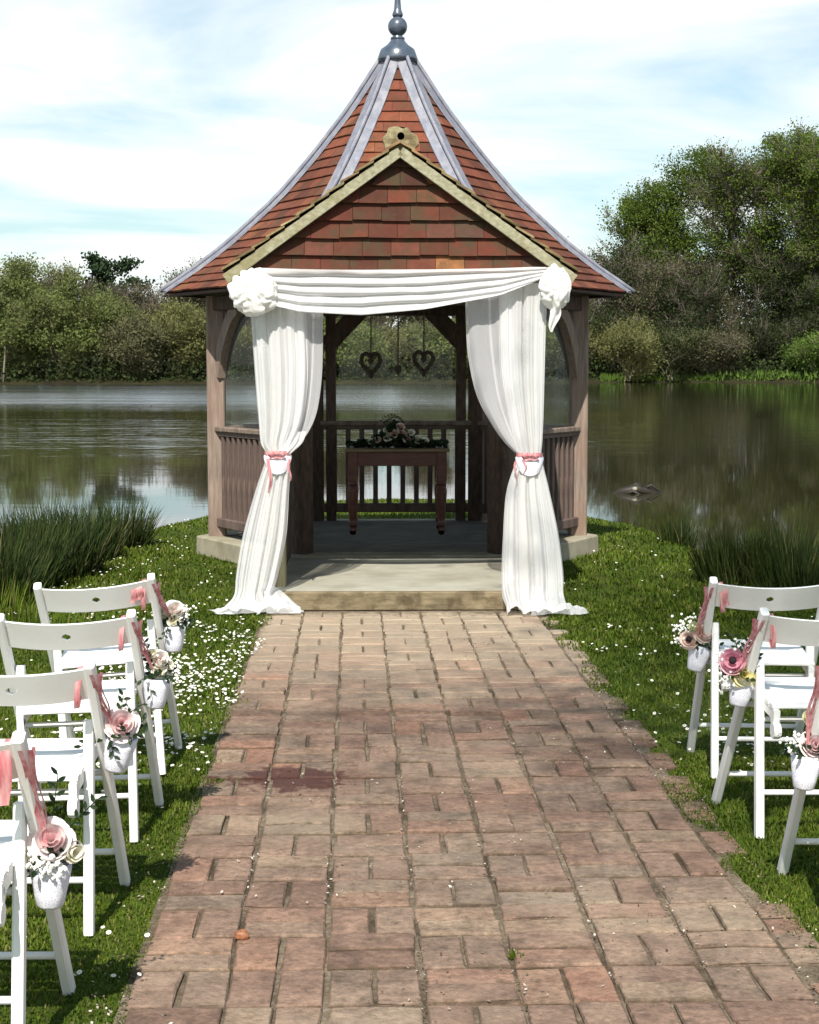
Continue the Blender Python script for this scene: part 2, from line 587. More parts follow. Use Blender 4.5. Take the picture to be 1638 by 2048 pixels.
def m_sand():
    t = NT('sandy_joint')
    v = t.coord('Position')
    n = t.noise(v, 55, 6, 0.75); n2 = t.noise(v, 3.0, 5, 0.65)
    col = t.ramp(n, [(0.30, (0.13, 0.095, 0.062)), (0.54, (0.28, 0.22, 0.155)), (0.76, (0.52, 0.47, 0.39))])
    col = t.mix(t.math('MULTIPLY', t.ramp(n2, [(0.42, 0.0), (0.62, 1.0)]), 0.80), col, (0.050, 0.036, 0.020, 1))
    t.bump(n, 0.9, 0.012)
    return t.base(col, 0.95, 0.1)


M['sand'] = m_sand()


def m_brick():
    t = NT('worn_paving_brick')
    p = t.piece()
    col = t.ramp(p, [(0.0, (0.282, 0.179, 0.137)), (0.16, (0.333, 0.222, 0.170)), (0.34, (0.368, 0.258, 0.195)), (0.5, (0.310, 0.233, 0.181)),
                     (0.64, (0.385, 0.233, 0.172)), (0.78, (0.297, 0.224, 0.176)), (0.90, (0.420, 0.309, 0.224)), (1.0, (0.408, 0.220, 0.157))])
    v = t.coord('Position')
    n1 = t.noise(v, 9, 6, 0.7)
    n2 = t.noise(v, 42, 5, 0.7)
    col = t.mix(0.90, col, t.ramp(n1, [(0.26, (0.40, 0.38, 0.36)), (0.50, (0.90, 0.88, 0.85)), (0.74, (1.22, 1.20, 1.13))]), 'MULTIPLY')
    n0 = t.noise(v, 2.6, 5, 0.65)
    col = t.mix(0.6, col, t.ramp(n0, [(0.32, (0.52, 0.50, 0.50)), (0.62, (1.10, 1.08, 1.04))]), 'MULTIPLY')
    # moss-brown dirt where the wear has not scrubbed it off
    ng = t.noise(v, 17, 6, 0.75)
    col = t.mix(t.ramp(ng, [(0.55, 0.0), (0.70, 0.75)]), col, (0.085, 0.060, 0.036, 1))
    col = t.mix(0.75, col, t.ramp(n2, [(0.28, 0.40), (0.7, 1.18)]), 'MULTIPLY')
    # soil and moss packed along the worn arrises of each brick
    gsep = t.new('ShaderNodeSeparateXYZ'); t.l.new(t.new('ShaderNodeTexCoord').outputs['Generated'], gsep.inputs[0])
    ex = t.math('MULTIPLY', t.math('SUBTRACT', 0.5, t.math('ABSOLUTE', t.math('SUBTRACT', gsep.outputs['X'], 0.5))), 0.215)
    ey = t.math('MULTIPLY', t.math('SUBTRACT', 0.5, t.math('ABSOLUTE', t.math('SUBTRACT', gsep.outputs['Y'], 0.5))), 0.106)
    ed = t.math('ADD', t.math('MINIMUM', ex, ey), t.math('MULTIPLY', t.math('SUBTRACT', t.noise(v, 20, 5, 0.7), 0.5), 0.030))
    arris = t.ramp(ed, [(0.0010, 0.70), (0.0075, 0.0)])
    # pale dust and lime blooms, heavier at the gazebo end where nobody has walked it off
    sep_ = t.new('ShaderNodeSeparateXYZ'); t.l.new(v, sep_.inputs[0])
    yy = t.math('MULTIPLY_ADD', sep_.outputs['Y'], 0.34, -2.30, clamp=True)
    nl = t.noise(v, 1.35, 5, 0.62)
    dust = t.math('ADD', t.math('MULTIPLY', yy, 0.78), t.math('MULTIPLY', t.ramp(nl, [(0.50, 0.0), (0.72, 1.0)]), 0.34), clamp=True)
    col = t.mix(dust, col, t.mix(0.5, (0.50, 0.405, 0.285, 1), col, 'MIX'))
    col = t.mix(t.math('MULTIPLY', dust, 0.6), col, (0.51, 0.42, 0.305, 1))
    # dappled shade across the middle, painted into the brick colour
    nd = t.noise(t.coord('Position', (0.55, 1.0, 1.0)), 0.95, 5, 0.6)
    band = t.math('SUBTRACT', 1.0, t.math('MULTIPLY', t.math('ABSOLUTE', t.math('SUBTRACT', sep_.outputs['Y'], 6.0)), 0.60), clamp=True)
    shade_band = t.math('MULTIPLY', t.ramp(nd, [(0.34, 0.1), (0.60, 1.0)]), band)
    col = t.mix(t.math('MULTIPLY', shade_band, 0.68), col, t.mix(1.0, col, (0.52, 0.42, 0.40, 1), 'MULTIPLY'))
    # lime bloom streaks
    nw = t.noise(t.coord('Position', (1.0, 2.2, 1.0)), 4.2, 6, 0.75)
    col = t.mix(t.ramp(nw, [(0.66, 0.0), (0.76, 0.6)]), col, (0.52, 0.46, 0.38, 1))
    col = t.mix(arris, col, (0.078, 0.055, 0.034, 1))
    # spilt water
    dxn = t.math('MULTIPLY', t.math('SUBTRACT', sep_.outputs['X'], -0.415), 3.9)
    dyn = t.math('MULTIPLY', t.math('SUBTRACT', sep_.outputs['Y'], 5.61), 4.6)
    d = t.math('SQRT', t.math('ADD', t.math('MULTIPLY', dxn, dxn), t.math('MULTIPLY', dyn, dyn)))
    nn = t.noise(t.coord('Position', (0.8, 1.0, 1.0)), 11, 5, 0.75)
    d = t.math('ADD', d, t.math('MULTIPLY', t.math('SUBTRACT', nn, 0.5), 1.9))
    wet = t.ramp(d, [(0.62, 1.0), (0.80, 0.0)])
    dx2 = t.math('MULTIPLY', t.math('SUBTRACT', sep_.outputs['X'], -0.72), 12.0)
    dy2 = t.math('MULTIPLY', t.math('SUBTRACT', sep_.outputs['Y'], 5.58), 14.0)
    d2 = t.math('ADD', t.math('SQRT', t.math('ADD', t.math('MULTIPLY', dx2, dx2), t.math('MULTIPLY', dy2, dy2))), t.math('MULTIPLY', t.math('SUBTRACT', nn, 0.5), 1.6))
    wet = t.math('MAXIMUM', wet, t.ramp(d2, [(0.7, 1.0), (0.9, 0.0)]))
    col = t.mix(t.math('MULTIPLY', wet, 0.93), col, t.mix(0.88, t.mix(1.0, col, (0.27, 0.12, 0.09, 1), 'MULTIPLY'), (0.072, 0.024, 0.016, 1)))
    h = t.math('ADD', t.math('MULTIPLY', n1, 0.7), t.math('MULTIPLY', n2, 0.7))
    t.bump(h, 0.9, 0.012)
    t.base(col, 0.85, 0.25)
    t.put(t.bsdf.inputs['Roughness'], t.math('SUBTRACT', 0.88, t.math('MULTIPLY', wet, 0.35)))
    return t.mat


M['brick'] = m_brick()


def m_water():
    t = NT('lake_water')
    v = t.coord('Position', (0.42, 1.0, 1.0))
    w1 = t.noise(v, 2.6, 3, 0.55, 0.4)
    w2 = t.noise(t.coord('Position', (0.30, 1.0, 1.0)), 0.55, 3, 0.55, 0.3)
    # cat's paws: wide streaks where the wind roughens the lake
    g = t.noise(t.coord('Position', (0.010, 0.045, 1.0)), 1.0, 4, 0.55)
    sep_ = t.new('ShaderNodeSeparateXYZ'); t.l.new(t.coord('Position'), sep_.inputs[0])
    wind = t.ramp(g, [(0.38, 0.22), (0.60, 1.0)])
    outer = t.math('MULTIPLY_ADD', sep_.outputs['Y'], 0.05, -3.0, clamp=True)    # open water far out is ruffled all over
    g2 = t.noise(t.coord('Position', (0.022, 0.16, 1.0)), 1.0, 5, 0.65)
    outer = t.math('MULTIPLY', outer, t.ramp(g2, [(0.34, 0.50), (0.56, 1.0)]))
    calm = t.math('MULTIPLY_ADD', sep_.outputs['Y'], 0.035, -0.82, clamp=True)    # the margin by the lawn lies still
    wind = t.math('MULTIPLY', t.math('ADD', wind, t.math('MULTIPLY', outer, 1.8)), t.math('MULTIPLY_ADD', calm, 0.95, 0.05))
    lee = t.math('MULTIPLY_ADD', sep_.outputs['X'], -0.05, 0.75, clamp=True)     # the wooded right-hand shore shelters the water
    amp = t.math('MULTIPLY', wind, t.math('MULTIPLY_ADD', lee, 0.85, 0.15))
    h = t.math('MULTIPLY', t.math('ADD', t.math('MULTIPLY', w1, 0.45), t.math('MULTIPLY', w2, 1.0)), amp)
    b = t.new('ShaderNodeBump')
    b.inputs['Strength'].default_value = 0.55
    b.inputs['Distance'].default_value = 0.085
    t.l.new(h, b.inputs['Height'])
    t.base((0.030, 0.027, 0.012, 1), 0.9, 0.0, False)
    gl = t.new('ShaderNodeBsdfGlossy')
    gl.inputs['Color'].default_value = (0.93, 0.94, 0.96, 1)
    t.put(gl.inputs['Roughness'], t.math('MULTIPLY_ADD', t.math('MULTIPLY', outer, lee), 0.13, 0.03))
    t.l.new(b.outputs[0], gl.inputs['Normal'])
    fr = t.new('ShaderNodeFresnel'); fr.inputs[0].default_value = 1.33
    mx = t.new('ShaderNodeMixShader')
    t.l.new(fr.outputs[0], mx.inputs[0]); t.l.new(t.bsdf.outputs[0], mx.inputs[1]); t.l.new(gl.outputs[0], mx.inputs[2])
    t.l.new(mx.outputs[0], t.out.inputs[0])
    return t.mat


M['water'] = m_water()


def m_glass():
    t = NT('thin_window_sheet')
    tp = t.new('ShaderNodeBsdfTransparent'); tp.inputs[0].default_value = (0.95, 0.96, 0.95, 1)
    gl = t.new('ShaderNodeBsdfGlossy'); gl.inputs['Roughness'].default_value = 0.03
    df = t.new('ShaderNodeBsdfDiffuse'); df.inputs[0].default_value = (0.6, 0.6, 0.58, 1)
    m1 = t.new('ShaderNodeMixShader'); m1.inputs[0].default_value = 0.018
    t.l.new(tp.outputs[0], m1.inputs[1]); t.l.new(gl.outputs[0], m1.inputs[2])
    m2 = t.new('ShaderNodeMixShader'); m2.inputs[0].default_value = 0.018
    t.l.new(m1.outputs[0], m2.inputs[1]); t.l.new(df.outputs[0], m2.inputs[2])
    t.l.new(m2.outputs[0], t.out.inputs[0])
    return t.mat


M['glass'] = m_glass()

WATER_Z = -0.38

# ------------------------------------------------------------------ the setting: lawn, lake, far bank
SHORE = [(-30, -8), (-9, 3), (-4.6, 7.5), (-3.35, 10), (-2.95, 12.5), (-2.75, 15), (-2.35, 17), (-1.55, 18.3), (-0.4, 18.9),
         (0.7, 18.8), (1.55, 17.9), (2.1, 16.6), (2.55, 15.2), (2.75, 13.4), (3.05, 11.5), (3.6, 9.8), (5.2, 7.6), (9, 4), (30, -8)]


def shore_dist(x, y):
    """signed distance to the waterline, positive on the lawn (numpy arrays)"""
    x = np.asarray(x, float); y = np.asarray(y, float)
    P = np.array(SHORE + [(30, -30), (-30, -30)])
    inside = np.zeros(x.shape, bool)
    dmin = np.full(x.shape, 1e9)
    n = len(P)
    for i in range(n):
        x0, y0 = P[i]; x1, y1 = P[(i + 1) % n]
        c = ((y0 > y) != (y1 > y)) & (x < (x1 - x0) * (y - y0) / (y1 - y0 + 1e-12) + x0)
        inside ^= c
        t = np.clip(((x - x0) * (x1 - x0) + (y - y0) * (y1 - y0)) / ((x1 - x0) ** 2 + (y1 - y0) ** 2), 0, 1)
        dmin = np.minimum(dmin, np.hypot(x - x0 - t * (x1 - x0), y - y0 - t * (y1 - y0)))
    return np.where(inside, dmin, -dmin)


def lawn_h(x, y):
    d = shore_dist(x, y)
    t = np.clip(d / 0.75, -1.0, 1.0)
    h = np.where(t > 0, -0.015 + (WATER_Z + 0.015) * (1 - t) ** 2.2, WATER_Z + t * 0.5)
    far = np.clip((np.hypot(np.asarray(x) * 0.8, np.asarray(y) - 8) - 6) / 6, 0, 1)
    return h - 0.06 * far


def lawn_z(x, y):
    return float(lawn_h(np.array([x]), np.array([y]))[0])


xs = np.concatenate([np.linspace(-34, -6, 15)[:-1], np.linspace(-6, 6, 97), np.linspace(6, 34, 15)[1:]])
ys = np.concatenate([np.linspace(-12, 2, 8)[:-1], np.linspace(2, 21, 127)])
gx, gy = np.meshgrid(xs, ys)
V = np.stack([gx.ravel(), gy.ravel(), lawn_h(gx.ravel(), gy.ravel())], 1)
nu, nv = len(xs), len(ys)
idx = np.arange(nu * nv).reshape(nv, nu)
F = np.stack([idx[:-1, :-1].ravel(), idx[:-1, 1:].ravel(), idx[1:, 1:].ravel(), idx[1:, :-1].ravel()], 1)
lawn = link('lawn', np_mesh('lawn', V, F, M['lawn'], smooth=True))
tag(lawn, 'mown green lawn running out to the lake around the gazebo', kind='structure')

b = MB()
b.grid([(x, y, WATER_Z) for y in (-40, 20, 60, 120, 420) for x in (-420, -100, 0, 100, 420)], 5, 5)
water = b.build('lake_water', M['water'])
tag(water, 'wide rippled lake reflecting trees and sky', kind='structure')


def bank_front(x):
    """y of the far waterline"""
    return 152.0 + 5 * math.sin(x * 0.05 + 1) + 0.16 * max(0.0, x - 4) + (10 if x > 10 else 0) * min(1, (x - 10) / 14) - (4 * math.exp(-((x - 40) / 9) ** 2))


V, F = [], []
bxs = np.linspace(-260, 260, 261)
prof = [(-6, -0.6), (0, -0.02), (0.7, 0.32), (5, 0.75), (20, 1.3), (60, 3), (300, 5)]
for x in bxs:
    y0 = bank_front(x)
    for dy_, dz in prof:
        V.append((x, y0 + dy_, WATER_Z + dz + 0.12 * math.sin(x * 1.7 + dy_)))
k = len(prof)
for i in range(len(bxs) - 1):
    for j in range(k - 1):
        F.append((i * k + j, (i + 1) * k + j, (i + 1) * k + j + 1, i * k + j + 1))
bank = link('lake_bank', np_mesh('lake_bank', V, F, M['bank'], smooth=True))
tag(bank, 'low earth bank along the far shore of the lake', kind='structure')


# ------------------------------------------------------------------ trees
def quads(c, size, aspect=1.0, up=None, rg=rng, updir=0.0):
    """random leaf quads at centres c"""
    n = len(c)
    a = rg.normal(size=(n, 3))
    if updir:
        a[:, 2] = np.abs(a[:, 2]) + updir
    a /= np.linalg.norm(a, axis=1, keepdims=True) + 1e-9
    bb = rg.normal(size=(n, 3))
    bb -= a * np.sum(a * bb, 1, keepdims=True)
    bb /= np.linalg.norm(bb, axis=1, keepdims=True) + 1e-9
    cc = np.cross(a, bb)
    s = (size * (0.6 + 0.8 * rg.random(n)))[:, None]
    V = np.stack([c - bb * s * aspect, c - cc * s * 0.5, c + bb * s * aspect, c + cc * s * 0.5], 1).reshape(-1, 3)
    F = np.arange(4 * n).reshape(n, 4)
    return V, F


def ribbons(p0, p1, w, rg=rng):
    """thin tapering twigs as long triangles"""
    d = p1 - p0
    s = np.cross(d, rg.normal(size=d.shape))
    s /= np.linalg.norm(s, axis=1, keepdims=True) + 1e-9
    w = np.asarray(w).reshape(-1, 1)
    V = np.stack([p0 - s * w, p0 + s * w, p1], 1).reshape(-1, 3)
    return V, np.arange(3 * len(p0)).reshape(-1, 3)


def frusta(segs, n=5):
    p0 = np.array([s[0] for s in segs]); p1 = np.array([s[1] for s in segs])
    r0 = np.array([s[2] for s in segs]); r1 = np.array([s[3] for s in segs])
    d = p1 - p0; d /= np.linalg.norm(d, axis=1, keepdims=True) + 1e-9
    ref = np.where(np.abs(d[:, 2:3]) > 0.9, np.array([[1., 0, 0]]), np.array([[0, 0, 1.]]))
    sx = np.cross(d, ref); sx /= np.linalg.norm(sx, axis=1, keepdims=True) + 1e-9
    sy = np.cross(d, sx)
    V = []
    for k_ in range(n):
        t = 2 * math.pi * k_ / n
        V.append(p0 + (sx * math.cos(t) + sy * math.sin(t)) * r0[:, None])
    for k_ in range(n):
        t = 2 * math.pi * k_ / n
        V.append(p1 + (sx * math.cos(t) + sy * math.sin(t)) * r1[:, None])
    V = np.stack(V, 1)
    m = len(segs)
    base = (np.arange(m) * 2 * n)[:, None, None]
    f = np.array([[k_, (k_ + 1) % n, n + (k_ + 1) % n, n + k_] for k_ in range(n)])[None]
    return V.reshape(-1, 3), (base + f).reshape(-1, 4)


def grow(h, spread, rnd, trunk_r=0.25, stems=1, limb_lo=0.3, nl=14, up=0.5, sub=5, lean=0.1):
    """limbs of one tree from its base; returns tube segments and (tip, direction, level) list"""
    segs, tips = [], []

    def limb(p, d, L, r, lvl, nseg):
        pts = [p]
        for i in range(nseg):
            d = (d + np.array([rnd.gauss(0, .16), rnd.gauss(0, .16), rnd.gauss(0, .10) + 0.09 * up * (lvl > 0)]))
            d /= np.linalg.norm(d)
            q = pts[-1] + d * L / nseg
            ra = r * (1 - 0.8 * i / nseg); rb = r * (1 - 0.8 * (i + 1) / nseg)
            segs.append((pts[-1], q, ra, rb))
            pts.append(q)
            tips.append((q, d.copy(), lvl, (i + 1) / nseg))
        return pts, d

    for s in range(stems):
        d0 = np.array([rnd.gauss(0, lean), rnd.gauss(0, lean), 1.0])
        if stems > 1:
            a = 2 * math.pi * s / stems + rnd.random()
            d0 = np.array([math.cos(a) * 0.45 * rnd.random(), math.sin(a) * 0.45 * rnd.random(), 1.0])
        d0 /= np.linalg.norm(d0)
        p = np.array([rnd.gauss(0, .3) * (stems > 1), rnd.gauss(0, .3) * (stems > 1), -0.2])
        pts, d = limb(p, d0, h * 0.86 * (0.8 + 0.2 * rnd.random()), trunk_r / (stems ** .5), 0, 8)
        for j in range(max(3, nl // stems)):
            t = limb_lo + (1 - limb_lo) * (j + rnd.random()) / max(3, nl // stems)
            fi = min(t * 8, 7.99); i0 = int(fi)
            q = pts[i0] + (pts[i0 + 1] - pts[i0]) * (fi - i0)
            a = j * 2.4 + rnd.random()
            out = spread * (0.55 + 0.5 * rnd.random()) * (math.sin(math.pi * min(1, max(0.12, (t - limb_lo * 0.7) / (1.12 - limb_lo * 0.7)))) ** 0.6)
            dz = up * (0.5 + 0.9 * t)
            dd = np.array([math.cos(a), math.sin(a), dz]); dd /= np.linalg.norm(dd)
            lp, ld = limb(q, dd, out * 1.15, trunk_r * (0.42 - 0.25 * t), 1, 4)
            for m_ in range(sub):
                fi2 = 0.8 + 3.1 * rnd.random(); i2 = min(3, int(fi2))
                q2 = lp[i2] + (lp[i2 + 1] - lp[i2]) * (fi2 - i2)
                a2 = a + rnd.gauss(0, .9)
                d2 = np.array([math.cos(a2), math.sin(a2), dz * 0.8 + rnd.gauss(0, .35)]); d2 /= np.linalg.norm(d2)
                limb(q2, d2, out * (0.35 + 0.3 * rnd.random()), trunk_r * 0.10, 2, 3)
    return segs, tips


def tree(name, label, x, dyb, h, spread, leaf, twig, bark, nleaf, ntwig, lsize=0.26, tw_len=1.3, tw_w=0.035, seed=0,
         stems=1, limb_lo=0.3, nl=14, up=0.5, sub=5, trunk_r=0.25, outer=0.0, lsc=0.7, weep=0.0, cat='tree', group='trees along the far shore', base_z=None, y=None, laspect=0.75, squash=1.0, fill=0.0, fc=0.62, fz=0.36, ncl=70):
    rnd = random.Random(seed * 13 + 5)
    rg = np.random.default_rng(seed + 100)
    yb = (bank_front(x) + dyb) if y is None else y
    bz = WATER_Z + 0.3 + max(0, dyb) * 0.05 if base_z is None else base_z
    segs, tips = grow(h, spread, rnd, trunk_r, stems, limb_lo, nl, up, sub)
    # keep the crown at the height asked for
    top = max(t[0][2] for t in tips)
    kz = h / (top + 0.5 + 0.55 * tw_len + lsc * 0.9)
    root = thing(name, label, cat, (x, yb, bz), 0, group)
    V, F = frusta([(a * (1, 1, kz), b_ * (1, 1, kz), r0, r1) for a, b_, r0, r1 in segs])
    link('trunk', np_mesh('trunk', V, F, bark, smooth=True), root)
    T = np.array([t[0] for t in tips]) * (1, 1, kz); D = np.array([t[1] for t in tips])
    L = np.array([t[2] for t in tips])
    wgt = np.where(L == 0, 0.15, np.where(L == 1, 0.7, 1.0)) * (T[:, 2] > h * limb_lo * 0.55)
    if outer:
        ctr = np.array([0, 0, h * 0.55])
        rr = np.linalg.norm((T - ctr) / np.array([spread, spread, h * 0.45]), axis=1)
        wgt = wgt * np.clip(rr, 0.05, 1.3) ** outer
    wgt = wgt / wgt.sum()
    if ntwig:
        i = rg.choice(len(T), ntwig, p=wgt)
        p0 = T[i] + rg.normal(size=(ntwig, 3)) * 0.12
        dd = D[i] * 0.8 + rg.normal(size=(ntwig, 3)) * 0.55 + np.array([0, 0, 0.35 - weep])
        dd /= np.linalg.norm(dd, axis=1, keepdims=True)
        ln = tw_len * (0.4 + rg.random((ntwig, 1)))
        V, F = ribbons(p0, p0 + dd * ln, tw_w * (0.5 + rg.random(ntwig)), rg)
        link('twigs', np_mesh('twigs', V, F, twig), root)
    if nleaf:
        nf = int(nleaf * fill)
        if nf:
            dv = rg.normal(size=(ncl, 3)); dv /= np.linalg.norm(dv, axis=1, keepdims=True)
            dv[:, 2] = np.where(dv[:, 2] < -0.45, -dv[:, 2], dv[:, 2])
            cl = dv * (0.62 + 0.36 * rg.random((ncl, 1))) * np.array([spread * 0.92, spread * 0.92, h * fz]) + np.array([0, 0, h * fc])
            size_c = (0.55 + 0.7 * rg.random(ncl)) * min(1.0, spread / 5.0)
            kk = rg.integers(0, ncl, nf)
            cf = cl[kk] + np.clip(rg.normal(size=(nf, 3)), -1.9, 1.9) * size_c[kk][:, None] * np.array([1.0, 1.0, 0.62])
            cf[:, 2] = np.where(cf[:, 2] < 0.15, 0.15 + 0.5 * rg.random(nf), cf[:, 2])
            nleaf -= nf
        i = rg.choice(len(T), nleaf, p=wgt)
        c = T[i] + np.clip(rg.normal(size=(nleaf, 3)), -1.6, 1.6) * np.array([lsc, lsc, lsc * 0.8 * squash]) + D[i] * rg.random((nleaf, 1)) * tw_len * 0.7
        c[:, 2] -= weep * rg.random(nleaf) * 1.2
        if nf:
            c = np.concatenate([c, cf])
        V, F = quads(c, lsize, laspect, rg=rg)
        link('crown', np_mesh('crown', V, F, leaf), root)
    return root


BARK = m_noise('tree_bark', (0.040, 0.032, 0.024), (0.105, 0.085, 0.062), 3, (2, 2, 0.6), 0.9, 0.4, 0.02)
BARK_DARK = m_noise('wet_bark', (0.012, 0.010, 0.008), (0.045, 0.036, 0.026), 6, (2, 2, 2), 0.5, 0.5, 0.01)
BARK_PALE = m_noise('pale_bark', (0.13, 0.11, 0.085), (0.26, 0.22, 0.17), 3, (2, 2, 0.6), 0.9, 0.3, 0.02)
TWIG = m_leaf('bare_twig', [(0, (0.0826, 0.0660, 0.0540)), (0.6, (0.1650, 0.1320, 0.1050)), (1, (0.2550, 0.2100, 0.1650))], 0.0, 0.9)
TWIG_OL = m_leaf('olive_twig', [(0, (0.1001, 0.1001, 0.0437)), (0.6, (0.1820, 0.1820, 0.0819)), (1, (0.2912, 0.2730, 0.1365))], 0.0, 0.9)
TWIG_YE = m_leaf('yellow_twig', [(0, (0.13, 0.1235, 0.052)), (0.6, (0.234, 0.221, 0.0975)), (1, (0.351, 0.325, 0.169))], 0.0, 0.9)
LF_WILLOW = m_leaf('willow_leaf', [(0, (0.1612, 0.2046, 0.0602)), (0.5, (0.2026, 0.2530, 0.0737)), (1, (0.2598, 0.3067, 0.0989))], 0.45, 0.7, 0.6, (0.095, 0.092, 0.040), 0.35)
LF_YELLOW = m_leaf('yellow_green_leaf', [(0, (0.1680, 0.1725, 0.0568)), (0.5, (0.2016, 0.2070, 0.0713)), (1, (0.2688, 0.2691, 0.1030))], 0.45, 0.7, 0.4, (0.15, 0.155, 0.06), 0.4)
LF_OAK = m_leaf('young_oak_leaf', [(0, (0.0866, 0.1400, 0.0175)), (0.5, (0.1286, 0.1932, 0.0263)), (1, (0.1969, 0.2731, 0.0475))], 0.45, 0.6, 0.55, (0.06, 0.075, 0.022), 0.28)
LF_DARK = m_leaf('dark_leaf', [(0, (0.0317, 0.0469, 0.0140)), (0.6, (0.0411, 0.0610, 0.0175)), (1, (0.0558, 0.0780, 0.0229))], 0.25, 0.6, 0.5, (0.018, 0.022, 0.009), 0.4)
LF_PINE = m_leaf('pine_needle', [(0, (0.015, 0.035, 0.014)), (0.6, (0.035, 0.065, 0.026)), (1, (0.065, 0.095, 0.040))], 0.2, 0.6)
LF_BUD = m_leaf('brown_bud', [(0, (0.0920, 0.0921, 0.0442)), (0.6, (0.1141, 0.1117, 0.0544)), (1, (0.1454, 0.1392, 0.0748))], 0.25, 0.8, 0.5, (0.10, 0.095, 0.05), 0.4)
LF_BRIGHT = m_leaf('fresh_green_leaf', [(0, (0.06, 0.11, 0.016)), (0.6, (0.11, 0.19, 0.03)), (1, (0.18, 0.26, 0.06))], 0.35, 0.6)


def bx(px, Y=156.0):
    return (px - 819) / 3250.0 * Y


def bh(py, Y=156.0):
    return (729 - py) / 3250.0 * Y + 1.45 - WATER_Z - 0.3


# the wood that stands behind, bare and brown (left and middle)
i = 0
for px, py, w, lab in ((-60, 520, 6.0, 'bare brown tree at the left end of the far wood'),
                       (20, 530, 5.5, 'bare brown tree rising behind the olive willow thicket at the far left'),
                       (150, 556, 5.0, 'low bare tree between the feathery green tree and the pine'),
                       (285, 548, 5.5, 'bare greyish tree standing right of the dark pine'),
                       (345, 540, 5.0, 'bare rounded tree behind the pale yellow willow bush'),
                       (405, 520, 5.5, 'bare pinkish brown tree behind the left tip of the gazebo eaves'),
                       (480, 515, 6.0, 'bare tree seen between gazebo post and left curtain'),
                       (668, 525, 6.0, 'bare tree seen through the gazebo above the left hanging heart'),
                       (765, 520, 6.0, 'bare tree seen through the gazebo between the two big hearts'),
                       (860, 525, 6.0, 'bare tree seen through the gazebo above the right hanging heart'),
                       (1135, 500, 5.0, 'bare grey tree just past the right gazebo post'),
                       (1195, 470, 5.0, 'bare grey twiggy tree right of the gazebo eaves, left of the oaks')):
    i += 1
    Y = 165.0 if px < 1100 else 178.0
    tree('bare_tree', lab, bx(px, Y), Y - bank_front(bx(px, Y)), bh(py, Y) - 0.4, w * (0.62 if px < 1100 else 0.8), LF_BUD, TWIG, BARK, 7000, 7500, 0.14, 1.5, 0.026, seed=i,
         limb_lo=0.22, nl=16, up=0.8, sub=5, trunk_r=0.2, lsc=0.75, outer=0.3)

# the olive thicket at the water's edge
for px, py, w, st, lab, mat, tw in (
        (-30, 590, 4.2, 5, 'olive willow at the very left edge of the far shore', LF_WILLOW, TWIG_OL),
        (70, 512, 3.4, 3, 'tall feathery green tree with wispy top on the far left shore', LF_WILLOW, TWIG_OL),
        (35, 600, 3.8, 5, 'olive willow under the tall feathery tree, left side', LF_WILLOW, TWIG_OL),
        (140, 566, 4.0, 4, 'dense olive green willow right of the tall feathery tree', LF_WILLOW, TWIG_OL),
        (215, 590, 3.9, 5, 'olive willow below the dark pine', LF_WILLOW, TWIG_OL),
        (275, 640, 3.2, 6, 'low brownish olive willow between pine and yellow bush', LF_BUD, TWIG_OL),
        (365, 610, 3.4, 7, 'pale yellow green willow bush beside the left gazebo post', LF_YELLOW, TWIG_YE),
        (440, 640, 3.0, 6, 'yellow green willow bush behind the left gazebo post', LF_YELLOW, TWIG_YE),
        (625, 630, 3.4, 6, 'olive willow bush behind the left back post of the gazebo', LF_WILLOW, TWIG_OL),
        (705, 650, 3.2, 6, 'green willow bush seen left of the left hanging heart', LF_WILLOW, TWIG_OL),
        (800, 655, 3.4, 7, 'yellow green willow bush seen behind the small middle heart', LF_YELLOW, TWIG_YE),
        (900, 640, 3.4, 6, 'green willow bush seen right of the right hanging heart', LF_WILLOW, TWIG_OL),
        (1095, 640, 3.0, 6, 'olive willow bush seen through the gap beside the right gazebo post', LF_WILLOW, TWIG_OL)):
    i += 1
    tree('willow_tree' if st < 5 else 'willow_bush', lab, bx(px), 2.2 + (i % 3) * 1.3, bh(py) + 0.2, w, mat, tw, BARK, 17000, 6000, 0.135, 1.3, 0.022, seed=i, stems=st,
         limb_lo=0.06, nl=22, up=1.3, sub=4, trunk_r=0.16, lsc=0.5, cat='tree' if st < 5 else 'bush', laspect=1.0, fill=0.35, fc=0.48, fz=0.48, ncl=60)

i += 1
tree('pine_tree', 'dark green pine standing above the bare wood on the left skyline', bx(215, 172), 172 - bank_front(bx(215, 172)), bh(510, 172), 2.6, LF_PINE, TWIG, BARK, 6000, 0, 0.24, 0.6, 0.03,
     seed=i, limb_lo=0.55, nl=10, up=0.25, sub=5, trunk_r=0.22, lsc=0.42, squash=0.7)

# the tall oaks on the right
for px, py, w, Y, lab, nlf, ntw, lo in (
        (1300, 375, 4.6, 182, 'smaller oak at the left end of the tall oaks, green rounded top', 26000, 4600, 0.2),
        (1395, 296, 5.6, 180, 'tall oak with pale green crown and sky showing through its middle', 24000, 6500, 0.34),
        (1580, 268, 6.6, 178, 'tallest oak with broad olive crown at the right edge', 60000, 7000, 0.16),
        (1690, 300, 7.0, 176, 'dark oak cut by the right edge of the picture', 30000, 3600, 0.16)):
    i += 1
    tree('oak_tree', lab, bx(px, Y), Y - bank_front(bx(px, Y)), bh(py, Y), w, LF_OAK, TWIG, BARK, int(nlf * 1.5), ntw, 0.155, 1.7, 0.032, seed=i,
         limb_lo=lo, nl=26, up=0.75, sub=7, trunk_r=0.42, outer=0.9, lsc=0.66, fill=0.55, fc=0.60, fz=0.40, ncl=95, group='tall oaks on the right shore')
